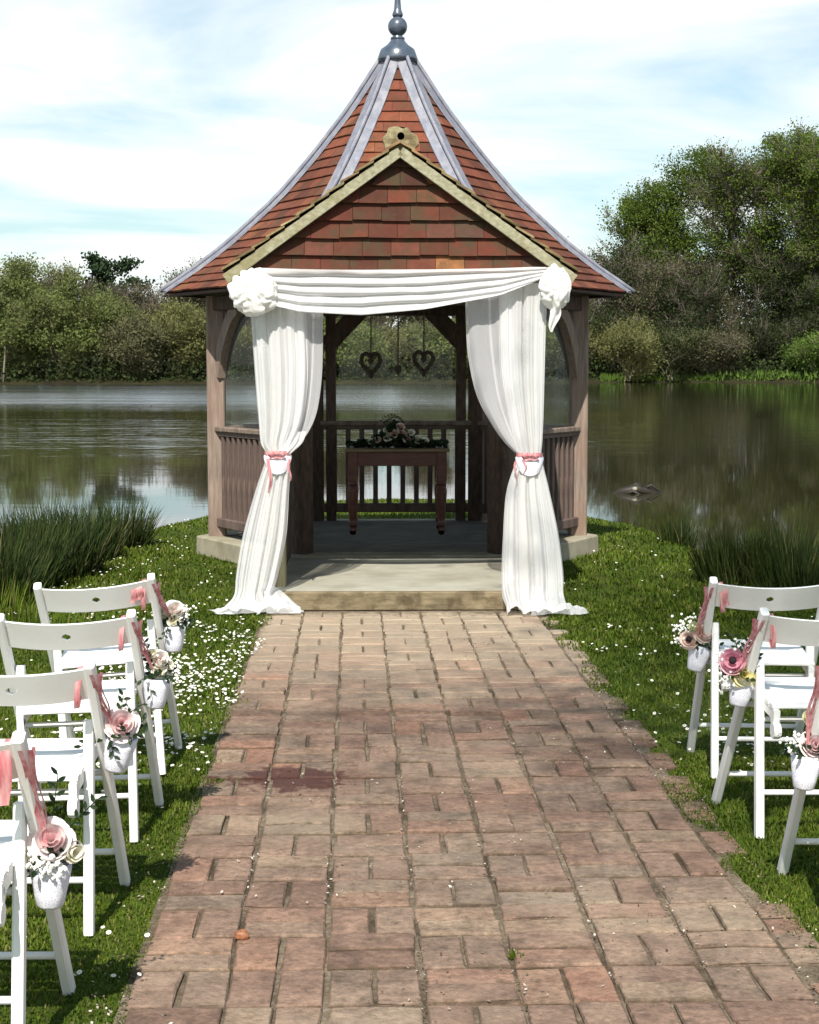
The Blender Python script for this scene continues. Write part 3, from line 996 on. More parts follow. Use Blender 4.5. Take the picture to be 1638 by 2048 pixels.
for px, py, w, Y, lab, mat, nlf in (
        (1235, 500, 4.5, 176, 'brownish young tree under the left oak', LF_BUD, 4200),
        (1300, 470, 4.5, 174, 'dull olive young tree in front of the leftmost oak', LF_DARK, 5000),
        (1365, 520, 4.0, 172, 'ivy dark tree under the oak with the see-through crown', LF_DARK, 5200),
        (1450, 500, 4.5, 176, 'brown twiggy tree between the oak trunks', LF_BUD, 4200),
        (1540, 480, 5.5, 174, 'dark green tree beneath the tallest oak', LF_DARK, 8000),
        (1640, 470, 5.5, 173, 'dark green tree at the right edge under the oaks', LF_DARK, 8000)):
    i += 1
    tree('young_tree', lab, bx(px, Y), Y - bank_front(bx(px, Y)), bh(py, Y), w, mat, TWIG, BARK_PALE if mat is LF_BUD else BARK, nlf * 3, 3600, 0.15, 1.6, 0.026, seed=i,
         limb_lo=0.12, nl=20, up=0.8, sub=5, trunk_r=0.22, lsc=0.75, group='younger trees under the oaks')
for px, py, w, Y, st, lab, mat, tw in (
        (1165, 600, 3.4, 170, 6, 'dark bush just right of the right gazebo post', LF_DARK, TWIG),
        (1250, 628, 3.6, 168, 7, 'straw coloured arching willow bush on the right shore', LF_YELLOW, TWIG_YE),
        (1335, 640, 3.8, 169, 6, 'dark green bush at the waterline right of the straw coloured willow', LF_DARK, TWIG_OL),
        (1420, 660, 3.4, 169, 6, 'dull brown bush with leaning pale branches at the waterline', LF_BUD, TWIG),
        (1510, 640, 4.2, 173, 6, 'dark bush behind the bright grassy bank', LF_DARK, TWIG),
        (1600, 640, 4.2, 174, 6, 'dark bush behind the right end of the grassy bank', LF_DARK, TWIG),
        (1636, 655, 2.4, 166, 6, 'fresh green bush at the right edge above the grassy bank', LF_BRIGHT, TWIG_OL)):
    i += 1
    tree('shore_bush', lab, bx(px, Y), Y - bank_front(bx(px, Y)), bh(py, Y), w, mat, tw, BARK_PALE, 17000, 3400, 0.13, 1.4, 0.024, seed=i, stems=st,
         limb_lo=0.05, nl=22, up=0.9, sub=4, trunk_r=0.15, lsc=0.65, cat='bush', group='bushes on the right shore')
# leaning pale birch stem at far left
bm_ = MB()
x0 = bx(36, 154)
bm_.tube([(x0, 0, -0.2), (x0 + 0.10, 0, 1.2), (x0 + 0.22, 0, 2.4), (x0 + 0.26, 0, 3.4)], [0.11, 0.09, 0.07, 0.04], 6)
s_ = bm_.build('dead_trunk', M['white_petal'] if False else BARK_PALE, None, True, (x0, 0, 0))
s_.location = (x0, bank_front(x0) + 0.6, WATER_Z + 0.2)
tag(s_, 'pale bare leaning trunk at the waterline, far left shore', 'tree trunk')

# undergrowth and far wood that read as one mass
N = 38000
ux = np.concatenate([rng.uniform(-60, 62, 26000), rng.uniform(-120, -60, 6000), rng.uniform(62, 120, 6000)])
uy = np.array([bank_front(x) for x in ux]) + rng.random(N) ** 1.3 * 9 + 0.4
uz = WATER_Z + 0.25 + (rng.random(N) ** 1.6) * (1.4 + 1.2 * np.sin(ux * 0.6) ** 2 + (ux > 20) * 0.6)
V, F = quads(np.stack([ux, uy, uz], 1), 0.22, 0.9)
o = link('undergrowth', np_mesh('undergrowth', V, F, LF_DARK))
tag(o, 'dark tangled undergrowth along the foot of the far trees', kind='stuff')
N = 54000
ux = np.concatenate([rng.uniform(-75, 16, 15000), rng.uniform(14, 75, 15000), rng.uniform(-150, -58, 12000), rng.uniform(58, 150, 12000)])
top = np.where(ux < 15, 8.0 + 1.2 * np.sin(ux * 0.31) + 0.8 * np.sin(ux * 0.83), 10.0 + np.clip((ux - 16) * 0.30, 0, 4) + (ux > 60) * 5)
uy = np.where(ux < 15, 178.0, 196.0) + rng.normal(size=N) * 4
uz = WATER_Z + 0.8 + rng.random(N) ** 0.8 * top
V, F = quads(np.stack([ux, uy, uz], 1), 0.34, 0.9)
o = link('distant_wood', np_mesh('distant_wood', V, F, m_leaf('distant_wood_leaf', [(0, (0.030, 0.028, 0.018)), (0.6, (0.062, 0.058, 0.034)), (1, (0.10, 0.09, 0.06))], 0.2, 0.8)))
tag(o, 'brown distant wood closing the gaps behind the shore trees', kind='stuff')
# grassy strip on the right bank
N = 5200
ux = np.concatenate([rng.uniform(31.5, 47, N * 3 // 5), rng.uniform(19.5, 31.5, N * 2 // 5)])
uy = np.array([bank_front(x) for x in ux]) + rng.random(N) * np.where(ux > 31.5, 5.0, 1.2) + 0.1
uz = WATER_Z + 0.12 + rng.random(N) * np.where(ux > 31.5, 0.85, 0.45)
p0 = np.stack([ux, uy, uz - 0.1], 1)
V, F = ribbons(p0, p0 + np.stack([rng.normal(size=N) * 0.12, rng.normal(size=N) * 0.12, 0.25 + 0.45 * rng.random(N)], 1), 0.05 + 0.05 * rng.random(N))
o = link('bank_grass', np_mesh('bank_grass', V, F, LF_BRIGHT))
tag(o, 'sunlit grass and reeds on the right bank below the oaks', kind='stuff')

# a thinly leaved tree to the right of and behind the viewer: its shade lies over the middle of the path and the right lawn
rsh = np.random.default_rng(909)
t = thing('overhanging_tree', 'thinly leaved tree behind the viewer whose dappled shade falls on path and right lawn', 'tree', (5.2, -2.6, -0.05))
m = MB()
m.tube([(0, 0, -0.1), (-0.1, 0.1, 2.5), (-0.5, 0.2, 5.0), (-1.4, 0.4, 7.2), (-2.6, 0.5, 8.4)], [0.24, 0.21, 0.17, 0.12, 0.06], 8)
m.build('trunk', BARK, t, True)
BL = []
clumps = [(-4.75, 0.05, 9.5, 0.95, 0.7, 420), (-4.55, 1.3, 9.5, 1.0, 0.7, 620), (-4.45, 2.8, 9.6, 1.0, 0.7, 640), (-4.3, 4.1, 9.6, 0.9, 0.7, 460), (-5.7, 0.5, 9.7, 0.9, 0.7, 130), (-1.0, 1.0, 9.4, 1.6, 1.0, 600), (0.8, 0.2, 9.0, 1.8, 1.2, 600)]
m = MB()
for cx, cy, cz, r_, rz, n_ in clumps:
    m.tube([(-1.4, 0.4, 7.2), ((cx - 1.4) / 2, (cy + 0.4) / 2, (cz + 7.6) / 2), (cx, cy, cz)], [0.07, 0.045, 0.015], 6)
    n_ = int(n_ * 2.6)
    c = rsh.normal(size=(n_, 3)) * np.array([r_, r_, rz]) * 0.62 + np.array([cx, cy, cz])
    BL.append(c)
m.build('limb', BARK, t, True)
V, F = quads(np.concatenate(BL), 0.050, 0.8, rg=rsh)
link('crown', np_mesh('crown', V, F, LF_OAK), t)

# ------------------------------------------------------------------ brick path (runs 2 degrees off the camera axis)
PTH = R(1.95)
PC, PS = math.cos(PTH), math.sin(PTH)


def pp(u, y):
    """point on the path: u across, y along (0 = at the step)"""
    return (-0.042 + u * PC - (y - 9.26) * PS, 9.26 + (y - 9.26) * PC + u * PS)


CELL = 0.2275
U0 = -0.80
path_h = MB()
rowsY = np.linspace(1.6, 9.62, 60)
pl, prr = [], []
for y in rowsY:
    a = U0 - 0.015 + 0.02 * mnoise.noise((y * 2.1, 3.0, 0)); c = U0 + 7 * CELL + 0.06 + 0.05 * mnoise.noise((y * 2.1, 9.0, 0))
    pl.append(pp(a, y)); prr.append(pp(c, y))
path_h.grid([(q[0], q[1], -0.0100) for pr_ in zip(pl, prr) for q in pr_], 2, len(rowsY))
path = path_h.build('path', M['sand'])
tag(path, 'brick path in basketweave pattern leading up to the gazebo step', kind='structure')


def brick_mesh(seed, L=0.2150, W=0.1055):
    rd = random.Random(seed)
    j = lambda s: rd.uniform(-s, s)
    V = []
    for z, ins in ((-0.045, 0.001), (-0.006, 0.0), (0.0, 0.005)):
        for sx, sy in ((-1, -1), (0, -1), (1, -1), (1, 1), (0, 1), (-1, 1)):
            V.append((sx * (L / 2 - ins) + j(0.0045), sy * (W / 2 - ins) + j(0.0038), z + j(0.0015) - (0.002 if sx and z == 0 else 0)))
    F = []
    for r_ in (0, 6):
        for k_ in range(6):
            F.append((r_ + k_, r_ + (k_ + 1) % 6, r_ + 6 + (k_ + 1) % 6, r_ + 6 + k_))
    F += [(12, 13, 16, 17), (13, 14, 15, 16)]
    m = MB(); m.add(V, F)
    return V, F, m.mesh('brick', M['brick'])


BR = [brick_mesh(k_) for k_ in range(12)]
BRH = [brick_mesh(50 + k_, 0.095, 0.1055) for k_ in range(6)]
lay = []
rb = random.Random(5)
for r_ in range(32):
    y = 9.50 - (r_ + 0.5) * CELL
    if y < 2.3:
        break
    for c in range(-1, 8):
        u = U0 + (c + 0.5) * CELL
        if 0 <= c <= 6:
            horiz = (r_ + c) % 2 == 0
            if rb.random() < 0.08:
                horiz = not horiz
            for s in (-1, 1):
                if horiz:
                    lay.append((u + rb.gauss(0, .003), y + s * CELL / 4 * 1.0 + rb.gauss(0, .002), rb.gauss(0, 0.009), 0, rb.gauss(0, .0026)))
                else:
                    lay.append((u + s * CELL / 4 + rb.gauss(0, .002), y + rb.gauss(0, .003), math.pi / 2 + rb.gauss(0, 0.009), 0, rb.gauss(0, .0018)))
        else:
            for s in (-1, 1):
                if c > 0 and rb.random() < 0.6:
                    e = (0.052 if c == -1 else -0.052) + rb.gauss(0, .004)
                    lay.append((u + e + (-1 if c > 0 else 1) * 0.006, y + s * CELL / 4 + rb.gauss(0, .003), rb.gauss(0, 0.03), 1, -0.004 + rb.gauss(0, .002)))
lay.sort(key=lambda q: q[1])
rest = MB()
for n_, (u, y, a, half, z) in enumerate(lay):
    V, F, me = rb.choice(BRH if half else BR)
    px_, py_ = pp(u, y)
    rot = a + PTH + (math.pi if rb.random() < 0.5 else 0)
    tilt = (rb.gauss(0, .004), rb.gauss(0, .003))
    if n_ < 300:
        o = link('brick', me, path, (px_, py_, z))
        o.rotation_euler = (tilt[0], tilt[1], rot)
    else:
        Mx = Matrix.Translation((px_, py_, z)) @ Euler((tilt[0], tilt[1], rot)).to_matrix().to_4x4()
        rest.add([Mx @ Vector(q) for q in V], F)
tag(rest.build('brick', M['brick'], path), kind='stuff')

# ------------------------------------------------------------------ gazebo
GL, GR = Vector((-0.09, 12.60, 0)), R(1.2)
gaz = thing('gazebo', 'open sided timber gazebo with red tiled pointed roof and gabled porch by the lake', 'gazebo', GL, GR)
GM = Matrix.Translation(GL) @ Matrix.Rotation(GR, 4, 'Z')
PZ = 0.126
hexv = lambda r_, k_: Vector((r_ * math.cos(R(60 * k_)), r_ * math.sin(R(60 * k_)), 0))   # 0:+x 1:back right 2:back left 3:-x 4:front left 5:front right


def hex_slab(r0, z0, r1, z1):
    m = MB()
    V = [hexv(r0, k_) + Vector((0, 0, z0)) for k_ in range(6)] + [hexv(r1 - 0.012, k_) + Vector((0, 0, z1)) for k_ in range(6)]
    V[6:6] = [hexv(r1, k_) + Vector((0, 0, z1 - 0.012)) for k_ in range(6)]
    F = [(a + k_, a + (k_ + 1) % 6, a + 6 + (k_ + 1) % 6, a + 6 + k_) for a in (0, 6) for k_ in range(6)]
    F += [(5, 4, 3, 2, 1, 0), (12, 13, 14, 15, 16, 17)]
    m.add(V, F)
    return m


hex_slab(1.575, -0.25, 1.565, PZ).build('plinth', M['plinth'], gaz)
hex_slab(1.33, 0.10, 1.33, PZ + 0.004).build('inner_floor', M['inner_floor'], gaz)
m = MB(); m.box((-0.01, -2.155, -0.07), (1.66, 1.65, 0.364))          # porch floor, top at 0.112
m.build('porch_floor', M['floor'], gaz)
m = MB()
m.beam((-0.90, -3.005, 0.048), (0.86, -3.005, 0.048), 0.05, 0.112, (0, 1, 0), 0.12)
m.build('step_board', M['step'], gaz)

# posts
for k_ in range(6):
    p = hexv(1.40, k_)
    m = MB()
    ang = R(60 * k_)
    m.beam((p.x, p.y, PZ), (p.x, p.y, 1.97), 0.135, 0.135, (-math.sin(ang), math.cos(ang), 0), 0.07)
    m.build('post', M['dark_beam'] if k_ in (1, 2, 4, 5) else M['post'], gaz)  # front and back posts get darker timber, interior shade put into their colour
for sx in (-0.775, 0.755):
    m = MB(); m.beam((sx, -2.80, 0.084), (sx, -2.80, 2.03), 0.115, 0.115, (1, 0, 0), 0.07)
    m.build('porch_post', M['porch_post'], gaz)
# wall plates, braces, railings, windows
for k_ in range(6):
    a, c = hexv(1.40, k_), hexv(1.40, k_ + 1)
    d = (c - a).normalized()
    outn = Vector((d.y, -d.x, 0))
    m = MB(); m.beam(a + d * 0.02 + Vector((0, 0, 1.915)), c - d * 0.02 + Vector((0, 0, 1.915)), 0.09, 0.11, (0, 0, 0.1) if False else tuple(outn), 0.08)
    m.build('wall_plate', M['dark_beam'], gaz)
    if k_ == 1:
        for sx in (-1, 1):                         # straight braces across the corners of the back bay
            m = MB(); m.beam((sx * 0.59, a.y, 1.60), (sx * 0.30, a.y, 1.90), 0.06, 0.145, (0, 1, 0), 0.05)
            m.build('brace', M['dark_beam'], gaz)
    elif k_ != 4:
        for q, dd in ((a, d), (c, -d)):
            pts = []
            for i_ in range(8):
                t = i_ / 7
                pts.append(q + dd * (0.05 + 0.37 * t ** 1.35) + Vector((0, 0, 1.36 + 0.51 * (1 - (1 - t) ** 1.45))))
            m = MB(); m.sweep(pts, 0.06, 0.105, tuple(outn))
            m.build('brace', M['dark_beam'] if k_ in (0, 2) else M['post'], gaz)  # inner braces darkened too, standing in for the shade under the roof
    if k_ == 4:
        continue                                   # the front bay is the way in
    back = k_ in (0, 1, 2)
    L = (c - a).length
    m = MB(); m.beam(a + d * 0.062 + outn * -0.0 + Vector((0, 0, 0.955)), c - d * 0.062 + Vector((0, 0, 0.955)), 0.095, 0.04, tuple(outn), 0.2)
    m.build('handrail', M['cap_rail'], gaz)
    m = MB(); m.beam(a + d * 0.06 + Vector((0, 0, 0.918)), c - d * 0.06 + Vector((0, 0, 0.918)), 0.055, 0.032, tuple(outn), 0.1)
    m.build('top_rail', M['rail'], gaz)
    m = MB(); m.beam(a + d * 0.06 + Vector((0, 0, 0.235)), c - d * 0.06 + Vector((0, 0, 0.235)), 0.07, 0.075, tuple(outn), 0.12)
    m.build('bottom_rail', M['rail'], gaz)
    step_ = 0.116 if k_ == 1 else 0.093
    nb = int((L - 0.24) / step_)
    me_b = None
    for j in range(nb + 1):
        q = (a + c) / 2 + d * (j - nb / 2) * step_
        if me_b is None:
            mb_ = MB(); mb_.beam((0, 0, -0.316), (0, 0, 0.316), 0.042 if k_ == 1 else 0.037, 0.036 if k_ == 1 else 0.045, tuple(d), 0.12)
            me_b = mb_.mesh('baluster', M['rail'])
        link('baluster', me_b, gaz, q + Vector((0, 0, 0.588)))
    if k_ == 1:
        for sx in (-0.55, 0.55):
            m = MB(); m.beam((-sx, a.y - 0.005, PZ), (-sx, a.y - 0.005, 1.865), 0.085, 0.07, (1, 0, 0), 0.08)
            m.build('stile', M['dark_beam'], gaz)
    # clear wind sheet above the rail
    g = MB()
    e = 0.10 if k_ != 1 else 0.22
    p0, p1 = a + d * e - outn * 0.012, c - d * e - outn * 0.012
    g.hull8([p0 + Vector((0, 0, .978)) + outn * .002, p1 + Vector((0, 0, .978)) + outn * .002, p1 + Vector((0, 0, .978)) - outn * .002, p0 + Vector((0, 0, .978)) - outn * .002,
             p0 + Vector((0, 0, 1.858)) + outn * .002, p1 + Vector((0, 0, 1.858)) + outn * .002, p1 + Vector((0, 0, 1.858)) - outn * .002, p0 + Vector((0, 0, 1.858)) - outn * .002])
    g.build('window_pane', M['glass'], gaz)
# low boarded sides of the porch
for sx in (-0.775, 0.755):
    pr_ = MB(); pr_.beam((sx, -2.74, 0.925), (sx, -1.28, 0.925), 0.075, 0.04, (1, 0, 0), 0.2)
    pr_.build('handrail', M['cap_rail'], gaz)
    n_ = 13
    mb_ = MB(); mb_.beam((0, 0, -0.39), (0, 0, 0.39), 0.024, 0.104, (1, 0, 0), 0.1)
    me_b = mb_.mesh('side_board', M['rail'])
    for j in range(n_):
        link('side_board', me_b, gaz, (sx, -2.685 + j * 0.109, 0.514))
# porch beams
m = MB(); m.beam((-0.86, -2.80, 1.975), (0.84, -2.80, 1.975), 0.10, 0.11, (0, 1, 0), 0.08); m.build('porch_beam', M['dark_beam'], gaz)
for sx in (-0.775, 0.755):
    m = MB(); m.beam((sx, -2.74, 1.975), (sx, -1.28, 1.975), 0.10, 0.11, (1, 0, 0), 0.08); m.build('porch_beam', M['dark_beam'], gaz)
# main roof: bell-cast hexagon
PR = np.array([(1.765, 2.005), (1.525, 2.165), (1.268, 2.361), (0.898, 2.697), (0.625, 3.01), (0.342, 3.369), (0.052, 3.81)])
seg = np.hypot(np.diff(PR[:, 0] * 0.866), np.diff(PR[:, 1]))
SL = np.concatenate([[0], np.cumsum(seg)])


def prof(s):
    if s < 0:                                        # the tiles' overhang past the eaves
        return PR[0, 0] - s * 0.80 * 1.0, PR[0, 1] + s * 0.60
    return float(np.interp(s, SL, PR[:, 0])), float(np.interp(s, SL, PR[:, 1]))


def face_pt(k_, s, u, off=0.0):
    """point on roof face k_ at slope distance s, u across, off along the outward normal"""
    s = min(s, SL[-1])
    r_, z = prof(s)
    r2, z2 = prof(min(s + 0.02, SL[-1])); r1, z1 = prof(s - 0.02)
    da, dz = (r2 - r1) * 0.866, z2 - z1
    L_ = math.hypot(da, dz); na, nz = dz / L_, -da / L_
    ap = r_ * 0.866 + na * off
    th = R(60 * k_ + 30)
    nx, ny = math.cos(th), math.sin(th)
    return Vector((nx * ap - ny * u, ny * ap + nx * u, z + nz * off))


deck = MB()
for k_ in range(6):
    ss = np.linspace(0, SL[-1], 14)
    P = []
    for s in ss:
        hw = prof(s)[0] / 2
        P += [face_pt(k_, s, -hw, -0.012), face_pt(k_, s, hw, -0.012)]
    deck.grid(P, 2, len(ss))
roof = deck.build('roof', M['dark_beam'], gaz)
m = MB()
for k_ in range(6):
    a, c = hexv(1.72, k_), hexv(1.72, k_ + 1)
    m.beam(a + Vector((0, 0, 1.98)), c + Vector((0, 0, 1.98)), 0.022, 0.06, (0, 0, 1), 0.05)
m.build('eaves_board', M['dark_beam'], roof)
# underside boards
m = MB()
m.add([hexv(1.70, k_) + Vector((0, 0, 1.985)) for k_ in range(6)] + [hexv(1.35, k_) + Vector((0, 0, 2.03)) for k_ in range(6)],
      [(k_, 6 + k_, 6 + (k_ + 1) % 6, (k_ + 1) % 6) for k_ in range(6)])
m.build('soffit', M['dark_beam'], roof)

GAUGE = 0.1
rt = random.Random(21)
tiles_rest = MB()
n_tiles = 0


def tile_geo(k_, s0, ua0, ub0, ua1, ub1, th=0.013):
    s1 = s0 + GAUGE + 0.018
    lift0, lift1 = 0.019 + rt.uniform(-.002, .003), 0.004
    sk = rt.uniform(-.003, .003)
    P = [face_pt(k_, s0 + sk, ua0, lift0 - th), face_pt(k_, s0 + sk, ub0, lift0 - th), face_pt(k_, s1, ub1, lift1 - th), face_pt(k_, s1, ua1, lift1 - th),
         face_pt(k_, s0 + sk, ua0, lift0), face_pt(k_, s0 + sk, ub0, lift0 + rt.uniform(-.002, .002)), face_pt(k_, s1, ub1, lift1), face_pt(k_, s1, ua1, lift1)]
    return P


individual = 0
for k_ in range(6):
    front = k_ == 4
    side = k_ in (3, 5)
    row = 0
    s0 = -0.02
    while s0 < SL[-1] - 0.12:
        s1 = s0 + GAUGE + 0.018
        h0, h1 = prof(max(s0, 0))[0] / 2, prof(s1)[0] / 2
        tw = 0.168
        u = -h0 - (0.5 * tw if row % 2 else 0) - 0.02
        while u < h0:
            ua, ub = u + 0.001, u + tw - 0.001
            a0, b0 = max(ua, -h0), min(ub, h0)
            a1, b1 = max(ua, -h1), min(ub, h1)
            if b0 - a0 > 0.012:
                if b1 <= a1:
                    a1 = b1 = min(max((a1 + b1) / 2, -h1), h1)
                P = tile_geo(k_, s0, a0, b0, a1, b1)
                show = (front and 0.95 < s0 < 1.95) or (side and s0 < 1.12)
                # the part of a side face nearest the porch is hidden by its roof
                if side and s0 < 0.9:
                    mid = (a0 + b0) / 2
                    near_front = -mid if k_ == 5 else mid
                    if near_front > 0.5 * h0 + 0.14 and s0 > 0.2:
                        show = show and False
                if show and individual < 250:
                    individual += 1
                    mt = MB(); mt.hull8(P)
                    mt.build('roof_tile', M['tile'], roof)
                else:
                    tiles_rest.hull8(P)
            u += tw
        s0 += GAUGE
        row += 1
tag(tiles_rest.build('roof_tile', M['tile'], roof), kind='stuff')
# lead hips: two flat wings and a roll
for k_ in range(6):
    m = MB()
    ss = np.linspace(-0.03, SL[-1] - 0.01, 18)
    for kk, sgn in ((k_ - 1, 1), (k_, -1)):
        w_fl = {3: 0.078, 5: 0.078}.get(kk, 0.09)
        if k_ in (4, 5):
            w_fl = 0.068 if kk == 4 else 0.130
        P = []
        for s in ss:
            s_c = max(s, 0.0)
            hw = prof(s_c)[0] / 2
            wd = min(w_fl, hw * 0.98)
            if s < 0:
                hw += 0.02
            P += [face_pt(kk, s_c, sgn * hw, 0.030) + (hexv(0.02, k_) - Vector((0, 0, 0.016)) if s < 0 else Vector()),
                  face_pt(kk, s_c, sgn * (hw - wd), 0.026) + (hexv(0.02, k_) - Vector((0, 0, 0.016)) if s < 0 else Vector())]
        m.grid(P, 2, len(ss))
        P2 = [q - Vector((0, 0, 0.012)) for q in P]
        m.grid(P2, 2, len(ss))
        m.add([P[2 * i_ + 1] for i_ in range(len(ss))] + [P2[2 * i_ + 1] for i_ in range(len(ss))],
              [(i_, i_ + 1, len(ss) + i_ + 1, len(ss) + i_) for i_ in range(len(ss) - 1)])
    hp = m.build('lead_hip', M['lead'], roof)
    m = MB()
    pts = []
    for s in ss:
        r_, z = prof(max(s, 0))
        r_ += 0.035 if s >= 0 else 0.06
        q = hexv(r_, k_)
        pts.append((q.x, q.y, z + 0.024 - (0.02 if s < 0 else 0)))
    m.tube(pts, 0.016, 7)
    m.build('lead_roll', M['lead'], hp, True)
# finial
fz = 3.775
m = MB()
m.lathe([(0.150, fz - 0.035), (0.152, fz - 0.01), (0.138, fz + 0.03), (0.128, fz + 0.055), (0.085, fz + 0.085), (0.058, fz + 0.115), (0.05, fz + 0.13)], 24)
fin = m.build('finial', M['finial'], gaz, True)
m = MB(); m.lathe([(0.052, fz + 0.128), (0.055, fz + 0.140), (0.032, fz + 0.158)] + [(0.074 * math.sin(t), fz + 0.225 - 0.074 * math.cos(t)) for t in np.linspace(0.45, 2.7, 11)] + [(0.030, fz + 0.302)], 20)
m.build('finial_ball', M['finial'], fin, True)
m = MB(); m.lathe([(0.036, fz + 0.298), (0.042, fz + 0.314), (0.036, fz + 0.33), (0.030, fz + 0.345), (0.027, fz + 0.36), (0.014, fz + 0.52), (0.004, fz + 0.70)], 14)
m.build('spike', M['finial'], fin, True)

# porch gable
GX, GSL, GPK = -0.03, 0.722, 2.700       # middle, slope, peak height of the roof line
YF = -3.20
porch = MB()
for sx in (-1, 1):
    e = 1.0
    P = [(GX, YF + 0.03, GPK - 0.01), (GX + sx * e, YF + 0.03, GPK - 0.01 - e * GSL), (GX + sx * e, -1.50, GPK - 0.01 - e * GSL), (GX, -0.78, GPK - 0.01)]
    P2 = [(a, b_, c - 0.03) for a, b_, c in P]
    porch.hull8([P2[0], P2[1], P2[2], P2[3], P[0], P[1], P[2], P[3]])
porch_roof = porch.build('porch_roof', M['dark_beam'], gaz)
tr_ = MB()
for sx in (-1, 1):
    nrow = 12
    for r_ in range(nrow):
        e1 = 1.02 - r_ * 0.085
        e0 = e1 - 0.105
        yb = YF - 0.028
        while yb < -1.0:
            ye = yb + 0.163
            P = []
            for dzz in (-0.008, 0.006):
                for e_, lift in ((e1, 0.028), (max(e0, 0.0), 0.012)):
                    for yy in (yb, ye):
                        P.append(Vector((GX + sx * e_, yy + rt.uniform(-.004, .004), GPK - e_ * GSL + lift + dzz + rt.uniform(-.002, .002))))
            tr_.hull8([P[0], P[1], P[3], P[2], P[4], P[5], P[7], P[6]])
            yb = ye + 0.002
tag(tr_.build('roof_tile', m_tile('mossy_porch_tile', [(0, (0.20, 0.15, 0.07)), (0.4, (0.30, 0.23, 0.11)), (0.7, (0.33, 0.20, 0.10)), (1, (0.40, 0.34, 0.18))], 0.6), porch_roof), kind='stuff')
for sx in (-1, 1):
    m = MB()
    pts = [Vector((GX - sx * 0.0, YF, GPK - 0.042)), Vector((GX + sx * 1.0, YF, GPK - 0.042 - GSL))]
    m.beam(pts[0], pts[1], 0.026, 0.058, (0, 1, 0), 0.1)
    m.build('bargeboard', M['barge'], gaz)
# hung tiles of the gable wall
YW = -3.125
m = MB()
m.hull8([(GX - 0.86, YW + 0.012, 2.0), (GX + 0.86, YW + 0.012, 2.0), (GX + 0.86, YW + 0.05, 2.0), (GX - 0.86, YW + 0.05, 2.0),
         (GX - 0.01, YW + 0.012, 2.64), (GX + 0.01, YW + 0.012, 2.64), (GX + 0.01, YW + 0.05, 2.64), (GX - 0.01, YW + 0.05, 2.64)])
gable = m.build('gable', M['dark_beam'], gaz)
row = 0
z0 = 1.975
rt2 = random.Random(4)
while z0 < 2.60:
    z1 = z0 + 0.115
    w0, w1 = (2.652 - z0) / GSL, max((2.652 - z1) / GSL, 0.0)
    u = GX - w0 - (0.083 if row % 2 else 0.02)
    if row >= 5:
        u = GX - 0.166 - 0.0
    while u < GX + w0:
        a0, b0 = max(u + .0012, GX - w0), min(u + 0.1648, GX + w0)
        a1, b1 = max(u + .0012, GX - w1), min(u + 0.1648, GX + w1)
        if b0 - a0 > 0.01:
            if b1 <= a1:
                a1 = b1 = min(max((a1 + b1) / 2, GX - w1), GX + w1)
            sk = rt2.uniform(-.004, .004); o0 = 0.040 + rt2.uniform(-.003, .004)
            zz = [z0 + sk, z0 + sk + rt2.uniform(-.003, .003)]
            mt = MB()
            mt.hull8([(a0, YW - o0, zz[0]), (b0, YW - o0, zz[1]), (b0, YW - o0 + 0.014, zz[1]), (a0, YW - o0 + 0.014, zz[0]),
                      (a1, YW - 0.010, z1), (b1, YW - 0.010, z1), (b1, YW + 0.004, z1), (a1, YW + 0.004, z1)])
            mt.build('wall_tile', M['gable_tile'], gable)
        u += 0.166
    z0 += 0.1
    row += 1
# ridge with its open-ended, mortared front tile
m = MB()
ring = []
for yy in (YF + 0.03, -0.85):
    for i_ in range(13):
        t = math.pi * (-0.10 + 1.20 * i_ / 12)
        ring.append((GX + 0.084 * math.cos(t), yy, GPK + 0.018 + 0.084 * math.sin(t)))
m.grid(ring, 13, 2)
rc = m.build('ridge_tile', M['mortar'], porch_roof, True)
m = MB()
outer_, inner_ = [], []
for i_ in range(48):
    t = 2 * math.pi * i_ / 48
    rr = 0.098 * (1 + 0.07 * math.sin(3 * t + 1) + 0.05 * math.sin(7 * t) + 0.04 * math.sin(11 * t + 2))
    zc = max(0.084 * math.sin(t), -0.045)
    outer_.append((GX + rr * math.cos(t), YF + 0.016, GPK + 0.004 + rr * math.sin(t) * (1 if math.sin(t) > 0 else 0.75)))
    inner_.append((GX + 0.004 + 0.021 * math.cos(t), YF + 0.012, GPK + 0.046 + 0.022 * math.sin(t)))
back_ = [(a, b_ + 0.08, c) for a, b_, c in outer_]
hole_ = [(a, b_ + 0.07, c) for a, b_, c in inner_]
n_ = 48
m.add(outer_ + inner_ + back_, [(k_, (k_ + 1) % n_, n_ + (k_ + 1) % n_, n_ + k_) for k_ in range(n_)] + [(2 * n_ + k_, 2 * n_ + (k_ + 1) % n_, (k_ + 1) % n_, k_) for k_ in range(n_)])
m.build('mortar_end', M['mortar'], porch_roof)
m = MB()
m.add(inner_ + hole_, [(k_, (k_ + 1) % n_, n_ + (k_ + 1) % n_, n_ + k_) for k_ in range(n_)] + [tuple(range(n_, 2 * n_))])
m.build('ridge_hole', M['void'], porch_roof)


def gw(x, y, z):
    """gazebo-local point to world"""
    return GM @ Vector((x, y, z))


# ------------------------------------------------------------------ drapes
def catmull(xs_, rows, t):
    """smooth interpolation of table rows at parameter t"""
    n = len(xs_)
    i_ = min(max(int(np.searchsorted(xs_, t) - 1), 0), n - 2)
    f = (t - xs_[i_]) / (xs_[i_ + 1] - xs_[i_])
    p0, p1, p2, p3 = rows[max(i_ - 1, 0)], rows[i_], rows[i_ + 1], rows[min(i_ + 2, n - 1)]
    return 0.5 * ((2 * p1) + (-p0 + p2) * f + (2 * p0 - 5 * p1 + 4 * p2 - p3) * f * f + (-p0 + 3 * p1 - 3 * p2 + p3) * f ** 3)


